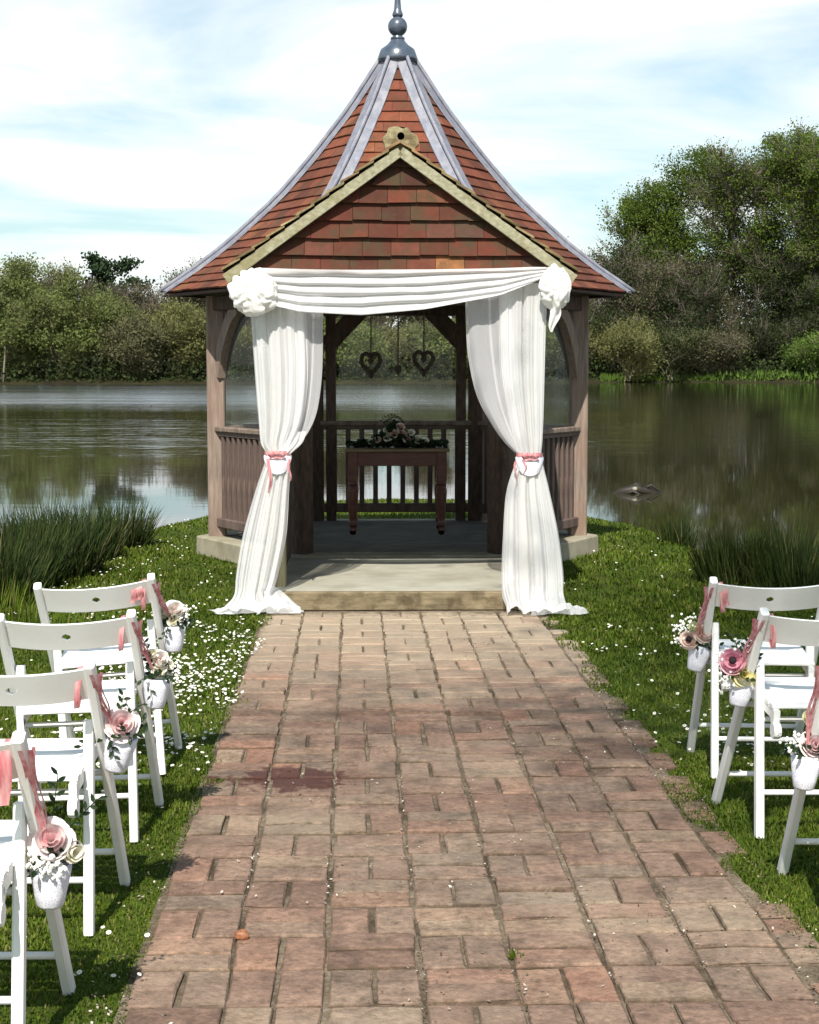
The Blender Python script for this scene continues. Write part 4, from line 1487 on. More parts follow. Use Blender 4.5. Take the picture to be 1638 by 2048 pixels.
def drape(rows, folds, seed, nu=150, nv=110, ground=None):
    """hanging cloth: rows of (z, x_left, x_right, y, fold depth)"""
    rows = np.array(rows, float)
    ts = np.linspace(0, 1, len(rows))
    m = MB()
    P = []
    rd = random.Random(seed)
    ph = [rd.random() * 6.28 for _ in range(8)]
    for j in range(nv):
        z, xl, xr, y, am = catmull(ts, rows, j / (nv - 1))
        for i_ in range(nu):
            u = i_ / (nu - 1)
            fr = folds[0][0]
            w1 = 2 * math.pi * fr * u + ph[0] + 0.5 * math.sin(j * 0.028 + ph[2]) + 1.2 * mnoise.noise((u * 2.2, j * 0.012 + seed, 4.4))
            w2 = 2 * math.pi * folds[1][0] * u + ph[1] + 0.6 * math.sin(j * 0.02 + ph[3])
            f = 0.75 * math.cos(w1) + 0.25 * math.cos(w2) + 0.35 * mnoise.noise((u * 5, j * 0.018 + seed, 1.3))
            f += 0.10 * math.cos(2 * math.pi * 21 * u + 2.0 * math.sin(j * 0.013 + 5 * u)) + 0.07 * math.cos(2 * math.pi * 33 * u + 3.0 * math.sin(j * 0.017 + 9 * u))
            env = min(1.0, 8 * u, 8 * (1 - u))
            x = xl + (xr - xl) * (u + env * (1.25 / (2 * math.pi * fr) * math.sin(w1) + 0.6 / (2 * math.pi * folds[1][0]) * math.sin(w2)))
            zz = z
            yy = y - am * f - 0.012 * math.sin(math.pi * u) * 1.0
            if z < 0.16:
                k2 = min(1, (0.16 - z) / 0.14)
                zz = z + k2 * (0.020 * max(0, f + 0.6) + 0.028 * (0.5 + mnoise.noise((x * 14, yy * 11, seed))))
                x += k2 * 0.02 * mnoise.noise((x * 9, yy * 9 + 4, seed))
                yy += k2 * 0.02 * mnoise.noise((x * 9 + 7, yy * 8, seed))
                zz = max(zz, 0.006)
            P.append((x, yy, zz))
    m.grid(P, nu, nv)
    return m


L0 = (-0.80, 9.48, 0)
cur = thing('curtain', 'left white voile curtain gathered at its waist and trailing over grass and path', 'curtain', L0, 0, 'white voile curtains at the gazebo entrance')
drape([(1.86, -0.925, -0.60, 9.50, .018), (1.70, -0.918, -0.60, 9.49, .026), (1.40, -0.900, -0.59, 9.48, .032), (1.14, -0.880, -0.62, 9.475, .030), (1.00, -0.868, -0.68, 9.47, .026),
       (0.935, -0.835, -0.705, 9.465, .017), (0.88, -0.845, -0.695, 9.465, .018), (0.70, -0.905, -0.705, 9.46, .026), (0.45, -0.975, -0.722, 9.455, .032),
       (0.22, -1.015, -0.770, 9.45, .034), (0.09, -1.025, -0.800, 9.43, .034), (0.02, -1.07, -0.72, 9.38, .02), (0.0, -1.15, -0.66, 9.33, .012)],
      ((4.2, 1), (9.4, 1)), 3).build('fabric', M['cloth'], cur, True, L0)
drape([(1.86, -0.70, -0.500, 9.53, .014), (1.70, -0.70, -0.503, 9.53, .018), (1.40, -0.70, -0.510, 9.53, .020), (1.18, -0.71, -0.540, 9.525, .024), (1.05, -0.72, -0.595, 9.51, .026), (0.985, -0.74, -0.655, 9.49, .02), (0.935, -0.79, -0.715, 9.475, .010)],
      ((1.7, 1), (5, 1)), 8, 60, 60).build('sheer_layer', M['sheer'], cur, True, L0)
drape([(1.06, -0.73, -0.600, 9.49, .006), (1.00, -0.735, -0.622, 9.475, .012), (0.955, -0.75, -0.665, 9.455, .016), (0.925, -0.77, -0.70, 9.455, .012), (0.945, -0.76, -0.70, 9.48, .006)],
      ((3, 0.6), (7, 0.4)), 18, 40, 30).build('blouse_fold', M['cloth'], cur, True, L0)
m = MB()   # the end of the curtain lying flat over the step's corner
P = []
for j in range(16):
    for i_ in range(28):
        u, v = i_ / 27, j / 15
        x = -1.19 + 0.50 * u + 0.07 * math.sin(2.5 * v)
        y = 9.52 - 0.15 * v + 0.06 * (u - 0.5) - 0.03 * math.sin(7 * u)
        hm = math.sin(math.pi * v) ** 0.6 * math.sin(math.pi * min(1, u * 1.05)) ** 0.5
        P.append((x, y, 0.008 + 0.055 * hm * (0.6 + 0.7 * mnoise.noise((u * 7, v * 5, 2))) + 0.012 * abs(mnoise.noise((u * 17, v * 12, 5)))))
m.grid(P, 28, 16)
m.build('train', M['cloth'], cur, True, L0)
m = MB()
P = []
for j in range(14):
    for i_ in range(22):
        u, v = i_ / 21, j / 13
        x = -0.86 + 0.20 * u + 0.03 * v
        y = 9.47 - 0.13 * v + 0.10 * u * (1 - v)
        z = 0.115 * (1 - u) * (1 - v) ** 1.5 + 0.10 * u * (1 - v) ** 2 * (1 - u) + 0.012 + 0.03 * math.sin(math.pi * v) * (0.6 + mnoise.noise((u * 5, v * 5, 9))) + 0.05 * (1 - v) * (1 - u)
        P.append((x, y, z))
m.grid(P, 22, 14)
m.build('train', M['cloth'], cur, True, L0)

R0 = (0.72, 9.48, 0)
cur2 = thing('curtain', 'right white voile curtain gathered at its waist with a crumpled train on the grass', 'curtain', R0, 0, 'white voile curtains at the gazebo entrance')
drape([(1.92, 0.52, 0.80, 9.49, .018), (1.72, 0.52, 0.795, 9.49, .026), (1.40, 0.53, 0.788, 9.48, .030), (1.14, 0.575, 0.782, 9.475, .028), (1.00, 0.61, 0.776, 9.47, .024),
       (0.93, 0.628, 0.770, 9.465, .017), (0.88, 0.618, 0.778, 9.465, .018), (0.70, 0.565, 0.822, 9.46, .028), (0.45, 0.548, 0.875, 9.455, .034),
       (0.22, 0.540, 0.905, 9.45, .038), (0.10, 0.545, 0.905, 9.43, .036), (0.02, 0.555, 0.915, 9.36, .022), (0.0, 0.57, 0.93, 9.29, .012)],
      ((3.7, 1), (8.6, 1)), 5).build('fabric', M['cloth'], cur2, True, R0)
drape([(1.86, 0.325, 0.60, 9.53, .014), (1.70, 0.328, 0.60, 9.53, .018), (1.50, 0.342, 0.62, 9.53, .020), (1.28, 0.39, 0.64, 9.525, .024), (1.11, 0.475, 0.66, 9.51, .026), (1.00, 0.552, 0.68, 9.49, .02), (0.94, 0.612, 0.70, 9.475, .010)],
      ((2.1, 1), (5.5, 1)), 12, 60, 60).build('sheer_layer', M['sheer'], cur2, True, R0)
m = MB()   # crumpled train on the grass
P = []
for j in range(26):
    for i_ in range(44):
        u, v = i_ / 43, j / 25
        x = 0.70 + 0.345 * u
        y = 9.50 - 0.17 * v + 0.05 * u - 0.03 * math.sin(9 * u + 1)
        hm = math.sin(math.pi * v) ** 0.5 * (1 - 0.25 * u) * (math.sin(math.pi * min(1, 0.5 + u * 0.5)) ** 0.4 if u < 1 else 0)
        P.append((x + 0.012 * mnoise.noise((u * 11, v * 11, 3)), y + 0.012 * mnoise.noise((u * 11, v * 11, 8)),
                  0.004 + hm * (0.050 + 0.055 * abs(mnoise.noise((u * 8, v * 5, 2))) + 0.02 * mnoise.noise((u * 20, v * 14, 7)))))
m.grid(P, 44, 26)
m.build('train', M['cloth'], cur2, True, R0)

# tie-backs: lace cuff, satin band, bow and tails
def strip(m, pts, w, wdir, mi=0, taper=None):
    """flat ribbon along pts"""
    P = []
    for i_, p in enumerate(pts):
        wd = w if taper is None else taper(i_ / (len(pts) - 1))
        d = Vector(wdir(i_ / (len(pts) - 1)) if callable(wdir) else wdir).normalized()
        P += [Vector(p) - d * wd / 2, Vector(p) + d * wd / 2]
    m.grid(P, 2, len(pts), mi)


def tieback(x, z, lab, tails, seed):
    t = thing('curtain_tie', lab, 'curtain tie', (x, 9.44, z - 0.06), 0, 'lace and ribbon curtain ties')
    o = (x, 9.44, z - 0.06)
    m = MB()
    P = []
    for j in range(9):
        v = j / 8
        for i_ in range(17):
            a = -0.25 + (math.pi + 0.5) * i_ / 16
            rx = 0.075 * (1 + 0.10 * math.sin(math.pi * v))
            sag = -0.02 * math.sin(a)
            P.append((x - rx * math.cos(a), 9.47 - (0.052 + 0.008 * math.sin(math.pi * v)) * math.sin(a), z - 0.008 - (0.018 + 0.075 * max(0.0, math.sin(a)) ** 0.7) * v + sag * v))
    m.grid(P, 17, 9)
    m.build('lace_cuff', M['lace'], t, True, o)
    m = MB()
    P = []
    for j in range(3):
        for i_ in range(17):
            a = -0.25 + (math.pi + 0.5) * i_ / 16
            P.append((x - 0.078 * math.cos(a), 9.47 - 0.060 * math.sin(a), z + 0.012 - 0.020 * j / 2 + 0.004 * math.sin(9 * a)))
    m.grid(P, 17, 3)
    m.build('ribbon_band', M['ribbon'], t, True, o)
    m = MB()
    for sgn in (-1, 1):
        pts = [(x + sgn * 0.050 * math.sin(math.pi * q) * (1 if q < .6 else .8), 9.398 - 0.012 * math.sin(2 * math.pi * q), z + 0.004 - 0.020 * q * sgn * sgn + 0.012 * math.sin(2 * math.pi * q)) for q in np.linspace(0, 1, 9)]
        strip(m, pts, 0.016, (0, 0.35, 1))
    m.ball((x, 9.395, z), 0.010, 8, 5)
    m.build('bow', M['ribbon'], t, True, o)
    for tx, ln, w in tails:
        m = MB()
        pts = [(x + tx + 0.008 * math.sin(6 * q + tx * 40), 9.408 - 0.004 * math.sin(5 * q), z - 0.03 - ln * q) for q in np.linspace(0, 1, 9)]
        strip(m, pts, w, lambda q: (math.cos(1.1 * q), math.sin(1.1 * q), 0))
        m.build('ribbon_tail', M['ribbon'], t, True, o)


tieback(-0.768, 0.935, 'pink ribbon and white lace tie round the left curtain, two tails hanging', [(-0.045, 0.20, 0.020), (0.072, 0.13, 0.014)], 1)
tieback(0.700, 0.925, 'pink ribbon and white lace tie round the right curtain, tails at its inner side', [(-0.084, 0.12, 0.012), (-0.03, 0.085, 0.012)], 2)

# swag across the top
S0 = (-0.06, 9.45, 1.85)
m = MB()
nu, nv = 120, 60
uu_ = np.array([-0.95, -0.90, -0.63, -0.28, 0.09, 0.52, 0.80]); zz_ = np.array([1.85, 1.822, 1.757, 1.738, 1.772, 1.850, 1.955])
P = []
for j in range(nv):
    v = j / (nv - 1) * 1.12
    for i_ in range(nu):
        u = i_ / (nu - 1)
        x = -0.95 + 1.75 * u
        zt = 2.010 - 0.010 * math.sin(math.pi * u) + (-0.05 * max(0, 0.06 - u) / 0.06)
        zb = float(np.interp(x, np.linspace(-0.95, 0.80, 40), np.interp(np.linspace(-0.95, 0.80, 40), uu_, zz_)))
        k2 = 4.3
        vv = v + 0.10 * math.sin(3.1 * u + 0.4) + 0.07 * mnoise.noise((u * 3, v * 3, 6))
        f = abs(math.sin(math.pi * k2 * vv)) ** 0.8
        wid = (zt - zb) / 0.26
        vz = min(v, 1.0) ** 0.93
        if v > 1:
            z = zb + (v - 1) * 0.22; y = 9.44 + (v - 1) * 0.3
        else:
            z = zt + (zb - zt) * vz - 0.012 * wid * f
            y = 9.425 - 0.042 * wid * f - 0.030 * v * wid
        P.append((x, y + 0.006 * mnoise.noise((u * 14, v * 6, 2)), z))
m.grid(P, nu, nv)
o = m.build('swag', M['cloth'], None, True, S0)
tag(o, 'white voile swag draped in soft folds across the top of the entrance', 'swag')


def rose_geo(r, layers=((3, .26, .62), (4, .46, .60), (5, .66, .48), (6, .84, .30), (7, 1.0, .10)), seed=0, jitter=0.06):
    """layered rose facing +z, centre at the origin"""
    rd = random.Random(seed)
    m = MB()
    for li, (n, rl, hl) in enumerate(layers):
        ph = rd.random() * 6.28
        for k_ in range(n):
            span = 2 * math.pi / n * 1.45
            a0 = ph + 2 * math.pi * k_ / n + rd.gauss(0, .08)
            jr = 1 + rd.gauss(0, jitter); jh = rd.gauss(0, jitter)
            P = []
            nu_, nv_ = 6, 5
            for j in range(nv_):
                t = j / (nv_ - 1)
                for i_ in range(nu_):
                    a = -1 + 2 * i_ / (nu_ - 1)
                    ang = a0 + a * span / 2 + 0.25 * t * (li < 2)
                    rad = r * rl * jr * (0.18 + 0.82 * math.sin(t * math.pi / 2) ** 0.9) * (1 - 0.07 * a * a)
                    z = r * (-0.55 + (0.55 + hl + jh) * t - 0.10 * a * a * t - (0.28 if li >= 3 else 0.10) * t ** 4)
                    P.append((rad * math.cos(ang), rad * math.sin(ang), z))
            m.grid(P, nu_, nv_)
    return m


def rosette(c, r, sc, seed, lab, lobes):
    t = thing('fabric_rosette', lab, 'rosette', c, 0, 'puffed white fabric rosettes')
    bm = bmesh.new()
    bmesh.ops.create_icosphere(bm, subdivisions=5, radius=1.0)
    for v in bm.verts:
        p = v.co.copy()
        q = p * 1.5 + Vector((seed * 3.1, 0.7, 0))
        an = math.atan2(p.z, p.x) + 0.9 * mnoise.noise(q * 0.9) + 0.35 * mnoise.noise(q * 2.2)
        th = math.acos(max(-1, min(1, -p.y)))
        k2 = 0.80 + 0.20 * abs(math.cos(3.5 * an + 2.2 * th)) ** 0.8 * (0.35 + 0.65 * math.sin(th)) + 0.22 * abs(mnoise.noise(q * 1.25)) + 0.05 * abs(mnoise.noise(q * 5))
        v.co = Vector((p.x * sc[0], p.y * sc[1], p.z * sc[2])) * r * k2
    me = bpy.data.meshes.new('puff'); bm.to_mesh(me); bm.free()
    me.materials.append(M['muslin'])
    me.polygons.foreach_set('use_smooth', [True] * len(me.polygons))
    link('puff', me, t)
    for k_, (ox, oz, rr, d) in enumerate(lobes):
        g = rose_geo(rr, ((2, .55, .55), (3, 1.05, .25)), seed * 7 + k_, 0.22)
        P = [Vector(p) for p in g.v]
        g.v = [tuple(p + Vector((mnoise.noise(p * 28), mnoise.noise(p * 28 + Vector((5, 0, 0))), mnoise.noise(p * 28 + Vector((0, 5, 0))))) * rr * 0.10) for p in P]
        o = g.build('ruffle', M['muslin'], t, True)
        o.location = (ox, -r * sc[1] * 0.60, oz)
        o.rotation_mode = 'QUATERNION'; o.rotation_quaternion = Vector(d).to_track_quat('Z', 'Y')
    return t


rosette((-0.892, 9.375, 1.860), 0.122, (1.1, 0.75, 1.08), 1, 'large puffed white rosette at the left top corner of the swag', [])
t = rosette((0.835, 9.375, 1.885), 0.112, (0.78, 0.75, 1.12), 2, 'narrow puffed white rosette with a twisted tail at the right top corner', [])
m = MB()
P = []
for j in range(16):
    v = j / 15
    for i_ in range(11):
        u = i_ / 10 - 0.5
        w = 0.06 * math.sin(math.pi * (0.25 + 0.70 * v)) ** 0.8
        P.append((-0.012 + u * w + 0.012 * math.sin(5 * v), -0.03 - 0.02 * math.cos(u * 9 + 4 * v), -0.08 - 0.17 * v))
m.grid(P, 11, 16)
m.build('tail', M['muslin'], t, True)

# ------------------------------------------------------------------ hearts hanging in the opening
def heart_pts(w, h, n=40):
    out = []
    for i_ in range(n + 1):
        a = 2 * math.pi * i_ / n
        x = 16 * math.sin(a) ** 3
        z = 13 * math.cos(a) - 5 * math.cos(2 * a) - 2 * math.cos(3 * a) - math.cos(4 * a)
        out.append((x / 32 * w, 0, (z + 17) / 29 * h))
    return out


def heart(x, zb, lab, w, h, small=False, rz=0.0):
    y = 11.30
    t = thing('hanging_heart', lab, 'heart ornament', (x, y, zb), rz, None if small else 'wicker hearts hanging in the gazebo')
    if small:
        m = MB()
        P = heart_pts(w, h, 28)
        for k_, (dy_, sc) in enumerate(((-0.014, 0.45), (-0.010, 0.85), (0, 1), (0.010, 0.85), (0.014, 0.45))):
            for p in P[:-1]:
                m.v.append((p[0] * sc, dy_, h * 0.55 + (p[2] - h * 0.55) * sc))
        n = 28
        for r_ in range(4):
            for k_ in range(n):
                m.f.append((r_ * n + k_, r_ * n + (k_ + 1) % n, r_ * n + n + (k_ + 1) % n, r_ * n + n + k_)); m.m.append(0)
        m.f += [tuple(range(n - 1, -1, -1)), tuple(range(4 * n, 5 * n))]; m.m += [0, 0]
        m.build('heart', M['wicker'], t)
    else:
        m = MB()
        P = heart_pts(w * 0.80, h * 0.82, 44)
        P = [(a, 0.004 * math.sin(i_ * 1.9), c + 0.02) for i_, (a, b_, c) in enumerate(P)]
        m.tube(P, [0.0145 + 0.0025 * math.sin(i_ * 2.4) for i_ in range(len(P))], 7, cap=False)
        for s_ in range(2):
            Q = [(a + 0.012 * math.sin(i_ * 1.3 + s_ * 3), 0.013 * math.cos(i_ * 1.3 + s_ * 3), c + 0.008 * math.cos(i_ * 0.9 + s_)) for i_, (a, b_, c) in enumerate(P)]
            m.tube(Q, 0.005, 5, cap=False)
        m.build('heart_frame', M['wicker'], t)
        m = MB()
        Q = heart_pts(w * 0.26, h * 0.25, 20)
        for dy_ in (-0.008, 0.008):
            for p in Q[:-1]:
                m.v.append((p[0], dy_, p[2] + h * 0.50))
        m.f += [tuple(range(19, -1, -1)), tuple(range(20, 40))] + [(k_, (k_ + 1) % 20, 20 + (k_ + 1) % 20, 20 + k_) for k_ in range(20)]
        m.m += [0] * 22
        m.tube([(0, 0, h * 0.66), (0, 0, h * 0.80)], 0.003, 5)
        m.build('inner_heart', M['wicker'], t)
    m = MB()
    top = 1.93 - zb
    m.tube([(0, 0, h * 0.74), (0.002, 0, top * 0.6), (0, 0, top)], 0.0052, 6)
    m.build('cord', M['cord'], t)


heart(-0.268, 1.345, 'large wicker heart on a cord, left of the small middle heart', 0.165, 0.195, rz=0.15)
heart(0.098, 1.360, 'large wicker heart on a cord, right of the small middle heart', 0.165, 0.190, rz=-0.1)
heart(-0.080, 1.365, 'small solid heart on a cord between the two large wicker hearts', 0.055, 0.080, True)

# ------------------------------------------------------------------ table and its flowers
TX, TY = -0.10, 12.80
tb = thing('wooden_table', 'dark wooden table with turned legs standing inside the gazebo', 'table', (TX, TY, PZ), R(1.2))
m = MB(); m.beam((-0.405, 0, 0.662), (0.405, 0, 0.662), 0.52, 0.026, (0, 1, 0), 0.25); m.build('table_top', M['table_top'], tb)
for q0, q1, sd in (((-0.31, -0.215, 0.594), (0.31, -0.215, 0.594), (0, 1, 0)), ((-0.31, 0.215, 0.594), (0.31, 0.215, 0.594), (0, 1, 0)),
                   ((-0.345, -0.18, 0.594), (-0.345, 0.18, 0.594), (1, 0, 0)), ((0.345, -0.18, 0.594), (0.345, 0.18, 0.594), (1, 0, 0))):
    m = MB(); m.beam(q0, q1, 0.022, 0.108, sd, 0.1); m.build('apron', M['table'], tb)
for sx in (-0.345, 0.345):
    for sy in (-0.20, 0.20):
        m = MB()
        m.beam((sx, sy, 0.42), (sx, sy, 0.648), 0.078, 0.078, (1, 0, 0), 0.08)
        m.lathe([(0.034, 0.42), (0.040, 0.40), (0.028, 0.385), (0.040, 0.36), (0.042, 0.33), (0.034, 0.20), (0.026, 0.12), (0.034, 0.095), (0.034, 0.075), (0.022, 0.06), (0.024, 0.035)], 14, (sx, sy, 0))
        lg = m.build('leg', M['table'], tb, False)
        m = MB(); m.lathe([(0.010, -0.012), (0.022, -0.012), (0.025, -0.006), (0.025, 0.006), (0.022, 0.012), (0.010, 0.012)], 12, (sx, sy, 0.0255), M=Matrix.Rotation(math.pi / 2, 4, 'X'))
        m.build('caster', M['void'], lg)


def place_geo(m, c, d, origin=(0, 0, 0)):
    q = Vector(d).normalized().to_track_quat('Z', 'Y')
    return q, Vector(c) - Vector(origin)


def flower(name, mat, r, c, d, parent, origin, seed, eye=None, layers=None):
    g = rose_geo(r, layers, seed) if layers else rose_geo(r, seed=seed)
    o = g.build(name, mat, parent, True)
    q, loc = place_geo(g, c, d, origin)
    o.location = loc; o.rotation_mode = 'QUATERNION'; o.rotation_quaternion = q
    if eye:
        e = MB(); e.ball((0, 0, r * eye[1]), r * eye[0], 10, 6, (1, 1, 0.7))
        e.build('flower_eye', M['dark_eye'], o, True)
    return o


ANEM = ((6, .62, .50), (7, .86, .30), (7, 1.0, .12))
BUD = ((3, .45, .95), (4, .70, .80), (5, .95, .45))

fl = thing('flower_arrangement', 'long low arrangement of peach and cream roses with dark foliage on the table', 'flowers', (TX, TY - 0.05, PZ + 0.676), 0)
rf = np.random.default_rng(3)
N = 900
u = rf.normal(size=N) * 0.16
u = np.clip(u + rf.choice([-0.16, 0, 0, 0.16], N), -0.38, 0.38)
hh = 0.035 + 0.15 * np.exp(-((u + 0.02) / 0.13) ** 2)
c = np.stack([u, rf.normal(size=N) * 0.05, 0.01 + rf.random(N) * hh], 1)
V, F = quads(c, 0.03, 0.9, rg=rf)
link('foliage', np_mesh('foliage', V, F, M['leaf_dark']), fl)
m = MB()
for k_ in range(9):
    a = -1.2 + 2.4 * k_ / 8
    p0 = Vector((-0.03, 0, 0.13)); p1 = p0 + Vector((math.sin(a) * 0.09, -0.02, 0.05 + 0.07 * math.cos(a)))
    m.tube([p0, p1], 0.002, 4)
    for q in range(5):
        t = 0.35 + 0.16 * q
        cc = p0.lerp(p1, t); s_ = 1 if q % 2 else -1
        e = cc + Vector((s_ * 0.022, 0, 0.012))
        m.add([cc, cc.lerp(e, .5) + Vector((0, 0, .007)), e, cc.lerp(e, .5) - Vector((0, 0, .007))], [(0, 1, 2, 3)])
m.build('leaf_sprig', M['leaf_dark'], fl)
for k_, (x, z, r, mt) in enumerate(((0.03, 0.155, 0.036, 'rose_peach'), (-0.02, 0.105, 0.038, 'rose_peach'), (0.045, 0.105, 0.034, 'rose_peach'), (0.085, 0.065, 0.040, 'rose_peach'), (-0.07, 0.075, 0.038, 'rose_cream'),
                                    (0.165, 0.055, 0.040, 'rose_cream'), (0.225, 0.045, 0.030, 'rose_cream'), (-0.15, 0.055, 0.030, 'rose_peach'), (-0.205, 0.045, 0.026, 'rose_cream'), (0.115, 0.11, 0.028, 'rose_cream'), (-0.08, 0.13, 0.028, 'rose_cream'))):
    flower('rose', M[mt], r, (x, -0.055, z + 0.01), (x * 1.5, -1, 0.5), fl, (0, 0, 0), k_)

# ------------------------------------------------------------------ folding chairs
HW = 0.196            # half width between the long legs
LEGT, LEGB = Vector((0, -0.055, 0.715)), Vector((0, 0.415, 0.0))     # long leg: back top to front foot


def on_leg(z):
    t = (LEGT.z - z) / LEGT.z
    return LEGT.lerp(LEGB, t)


def make_chair(label, cat, loc, rz, group):
    ch = thing('folding_chair', label, cat, loc, rz, group)
    for s in (-1, 1):
        m = MB(); m.beam(LEGT + Vector((s * HW, 0, 0)), LEGB + Vector((s * HW, 0, 0)), 0.026, 0.036, (1, 0, 0), 0.2)
        m.build('long_leg', M['white_paint'], ch)
        m = MB(); m.beam((s * (HW - 0.028), 0.0, 0.0), (s * (HW - 0.028), 0.075, 0.545), 0.025, 0.036, (1, 0, 0), 0.2)
        m.build('short_leg', M['white_paint'], ch)
        p = on_leg(0.492)
        m = MB(); m.lathe([(0.002, -0.003), (0.0065, -0.003), (0.0065, 0.001), (0.004, 0.003), (0.001, 0.003)], 10, (s * (HW + 0.014), p.y, p.z), M=Matrix.Rotation(s * math.pi / 2, 4, 'Y'))
        m.build('bolt', M['lead'], ch)
        m = MB(); m.beam((s * 0.148, -0.065, 0.398), (s * 0.148, 0.272, 0.424), 0.02, 0.034, (1, 0, 0), 0.15)
        m.beam((s * 0.148, -0.040, 0.40), (s * 0.148, -0.060, 0.350), 0.020, 0.040, (1, 0, 0), 0.3)
        m.lathe([(0.003, -0.0115), (0.024, -0.0115), (0.026, -0.006), (0.026, 0.006), (0.024, 0.0115), (0.003, 0.0115)], 12, (s * 0.148, -0.060, 0.350), M=Matrix.Rotation(math.pi / 2, 4, 'Y'))
        m.build('seat_rail', M['white_paint'], ch)
    # curved back rail with a finger hole
    m = MB()
    n = 28
    rows = ((0.604, 0.0), (0.628, 0.0), (0.655, 0.0), (0.682, 0.0), (0.692, 0.0))
    def rp(u, z, off):
        x = -HW + 0.012 + (2 * HW - 0.024) * u
        p = on_leg(z)
        bow = 0.036 * (1 - (2 * u - 1) ** 2)
        return (x, p.y - bow - 0.002 + off, z + 0.010 * (2 * u - 1) ** 2)
    zs = [0.604, 0.606, 0.632, 0.666, 0.690, 0.692]
    hole = (n // 2 - 1, n // 2)          # columns left open for the hole
    Vv = {}
    def vid(i_, j, sd):
        kx = (i_, j, sd)
        if kx not in Vv:
            inset = 0.003 if j in (0, len(zs) - 1) else 0
            Vv[kx] = len(m.v)
            p = rp(i_ / n, zs[j], (-0.009 + inset) if sd == 0 else (0.009 - inset))
            m.v.append(p)
        return Vv[kx]
    for i_ in range(n):
        for j in range(len(zs) - 1):
            if i_ in hole and j == 2:
                continue
            m.f.append((vid(i_, j, 0), vid(i_ + 1, j, 0), vid(i_ + 1, j + 1, 0), vid(i_, j + 1, 0)))
            m.f.append((vid(i_, j, 1), vid(i_, j + 1, 1), vid(i_ + 1, j + 1, 1), vid(i_ + 1, j, 1)))
            m.m += [0, 0]
        for j in (0, len(zs) - 1):
            m.f.append((vid(i_, j, 0), vid(i_, j, 1), vid(i_ + 1, j, 1), vid(i_ + 1, j, 0))); m.m.append(0)
    a, c = hole[0], hole[1] + 1
    # the finger hole is a small oval
    for i_ in range(a, c + 1):
        for j in (2, 3):
            for sd in (0, 1):
                k_ = vid(i_, j, sd); p = m.v[k_]
                hz = (0.0105 if a < i_ < c else 0.0045) * (-1 if j == 2 else 1)
                q = rp(i_ / n, 0.649 + hz, 0)
                m.v[k_] = (p[0], q[1] + (-0.009 if sd == 0 else 0.009), q[2])
    for i_ in range(a, c):
        m.f.append((vid(i_, 2, 0), vid(i_ + 1, 2, 0), vid(i_ + 1, 2, 1), vid(i_, 2, 1)))
        m.f.append((vid(i_, 3, 0), vid(i_, 3, 1), vid(i_ + 1, 3, 1), vid(i_ + 1, 3, 0))); m.m += [0, 0]
    m.f.append((vid(a, 2, 0), vid(a, 2, 1), vid(a, 3, 1), vid(a, 3, 0)))
    m.f.append((vid(c, 2, 0), vid(c, 3, 0), vid(c, 3, 1), vid(c, 2, 1))); m.m += [0, 0]
    m.build('back_rail', M['white_paint'], ch, False)
    # seat slats
    mb_ = MB(); mb_.beam((-0.160, 0, 0), (0.160, 0, 0), 0.0385, 0.013, (0, 1, 0), 0.25)
    sl_me = mb_.mesh('seat_slat', M['white_paint'])
    for j in range(7):
        t = (j + 0.5) / 7
        o = link('seat_slat', sl_me, ch, (0, -0.062 + 0.336 * t, 0.4215 + 0.026 * t))
        o.rotation_euler = (R(4.4), 0, 0)
    # rungs
    p = on_leg(0.115)
    m = MB(); m.tube([(-HW + 0.01, p.y, p.z), (HW - 0.01, p.y, p.z)], 0.009, 8); m.build('rung', M['white_paint'], ch, True)
    m = MB(); m.tube([(-HW + 0.035, 0.019, 0.138), (HW - 0.035, 0.019, 0.138)], 0.009, 8); m.build('rung', M['white_paint'], ch, True)
    m = MB(); m.tube([(-HW + 0.035, 0.050, 0.362), (HW - 0.035, 0.050, 0.362)], 0.009, 8); m.build('rung', M['white_paint'], ch, True)
    p = on_leg(0.385)
    m = MB(); m.tube([(-HW + 0.01, p.y, p.z), (HW - 0.01, p.y, p.z)], 0.009, 8); m.build('rung', M['white_paint'], ch, True)
    return ch


CH_G = 'white folding chairs along the aisle'
CH = [  # x, y, turn, side the aisle is on, label
    (-1.045, 5.656, 4.0, 1, 'white folding chair farthest up the left side, ribbon bow on its back rail'),
    (-1.012, 4.870, 2.0, 1, 'second white folding chair from the gazebo on the left side'),
    (-0.992, 4.062, 1.0, 1, 'third white folding chair from the gazebo on the left side, big pink rose beside it'),
    (-0.985, 3.270, 1.0, 1, 'white folding chair nearest the camera on the left side, cut by the picture edge'),
    (1.250, 5.650, -2.0, -1, 'white folding chair farthest up the right side, by the rushes'),
    (1.250, 4.93, 4.0, -1, 'second white folding chair on the right side, pink and yellow flowers beside it'),
    (1.272, 4.165, 0.0, -1, 'white folding chair cut off at the right picture edge, front leg in view'),
]
chairs = []
proto = None
LEAN = [-4.3, -1.6, -0.4, 0.0, 0.4, 1.2, 0.0]            # the left lawn falls a little towards the lake
for (x, y, a, s, lab), ln_ in zip(CH, LEAN):
    z = -0.012
    if proto is None:
        o = proto = make_chair(lab, 'chair', (x, y, z), R(a), CH_G)
        o.rotation_euler = (0, R(ln_), R(a))
    else:
        o = copy_tree(proto)
        o['label'] = lab
        o.location = (x, y, z); o.rotation_euler = (0, R(ln_), R(a))
    chairs.append(o)

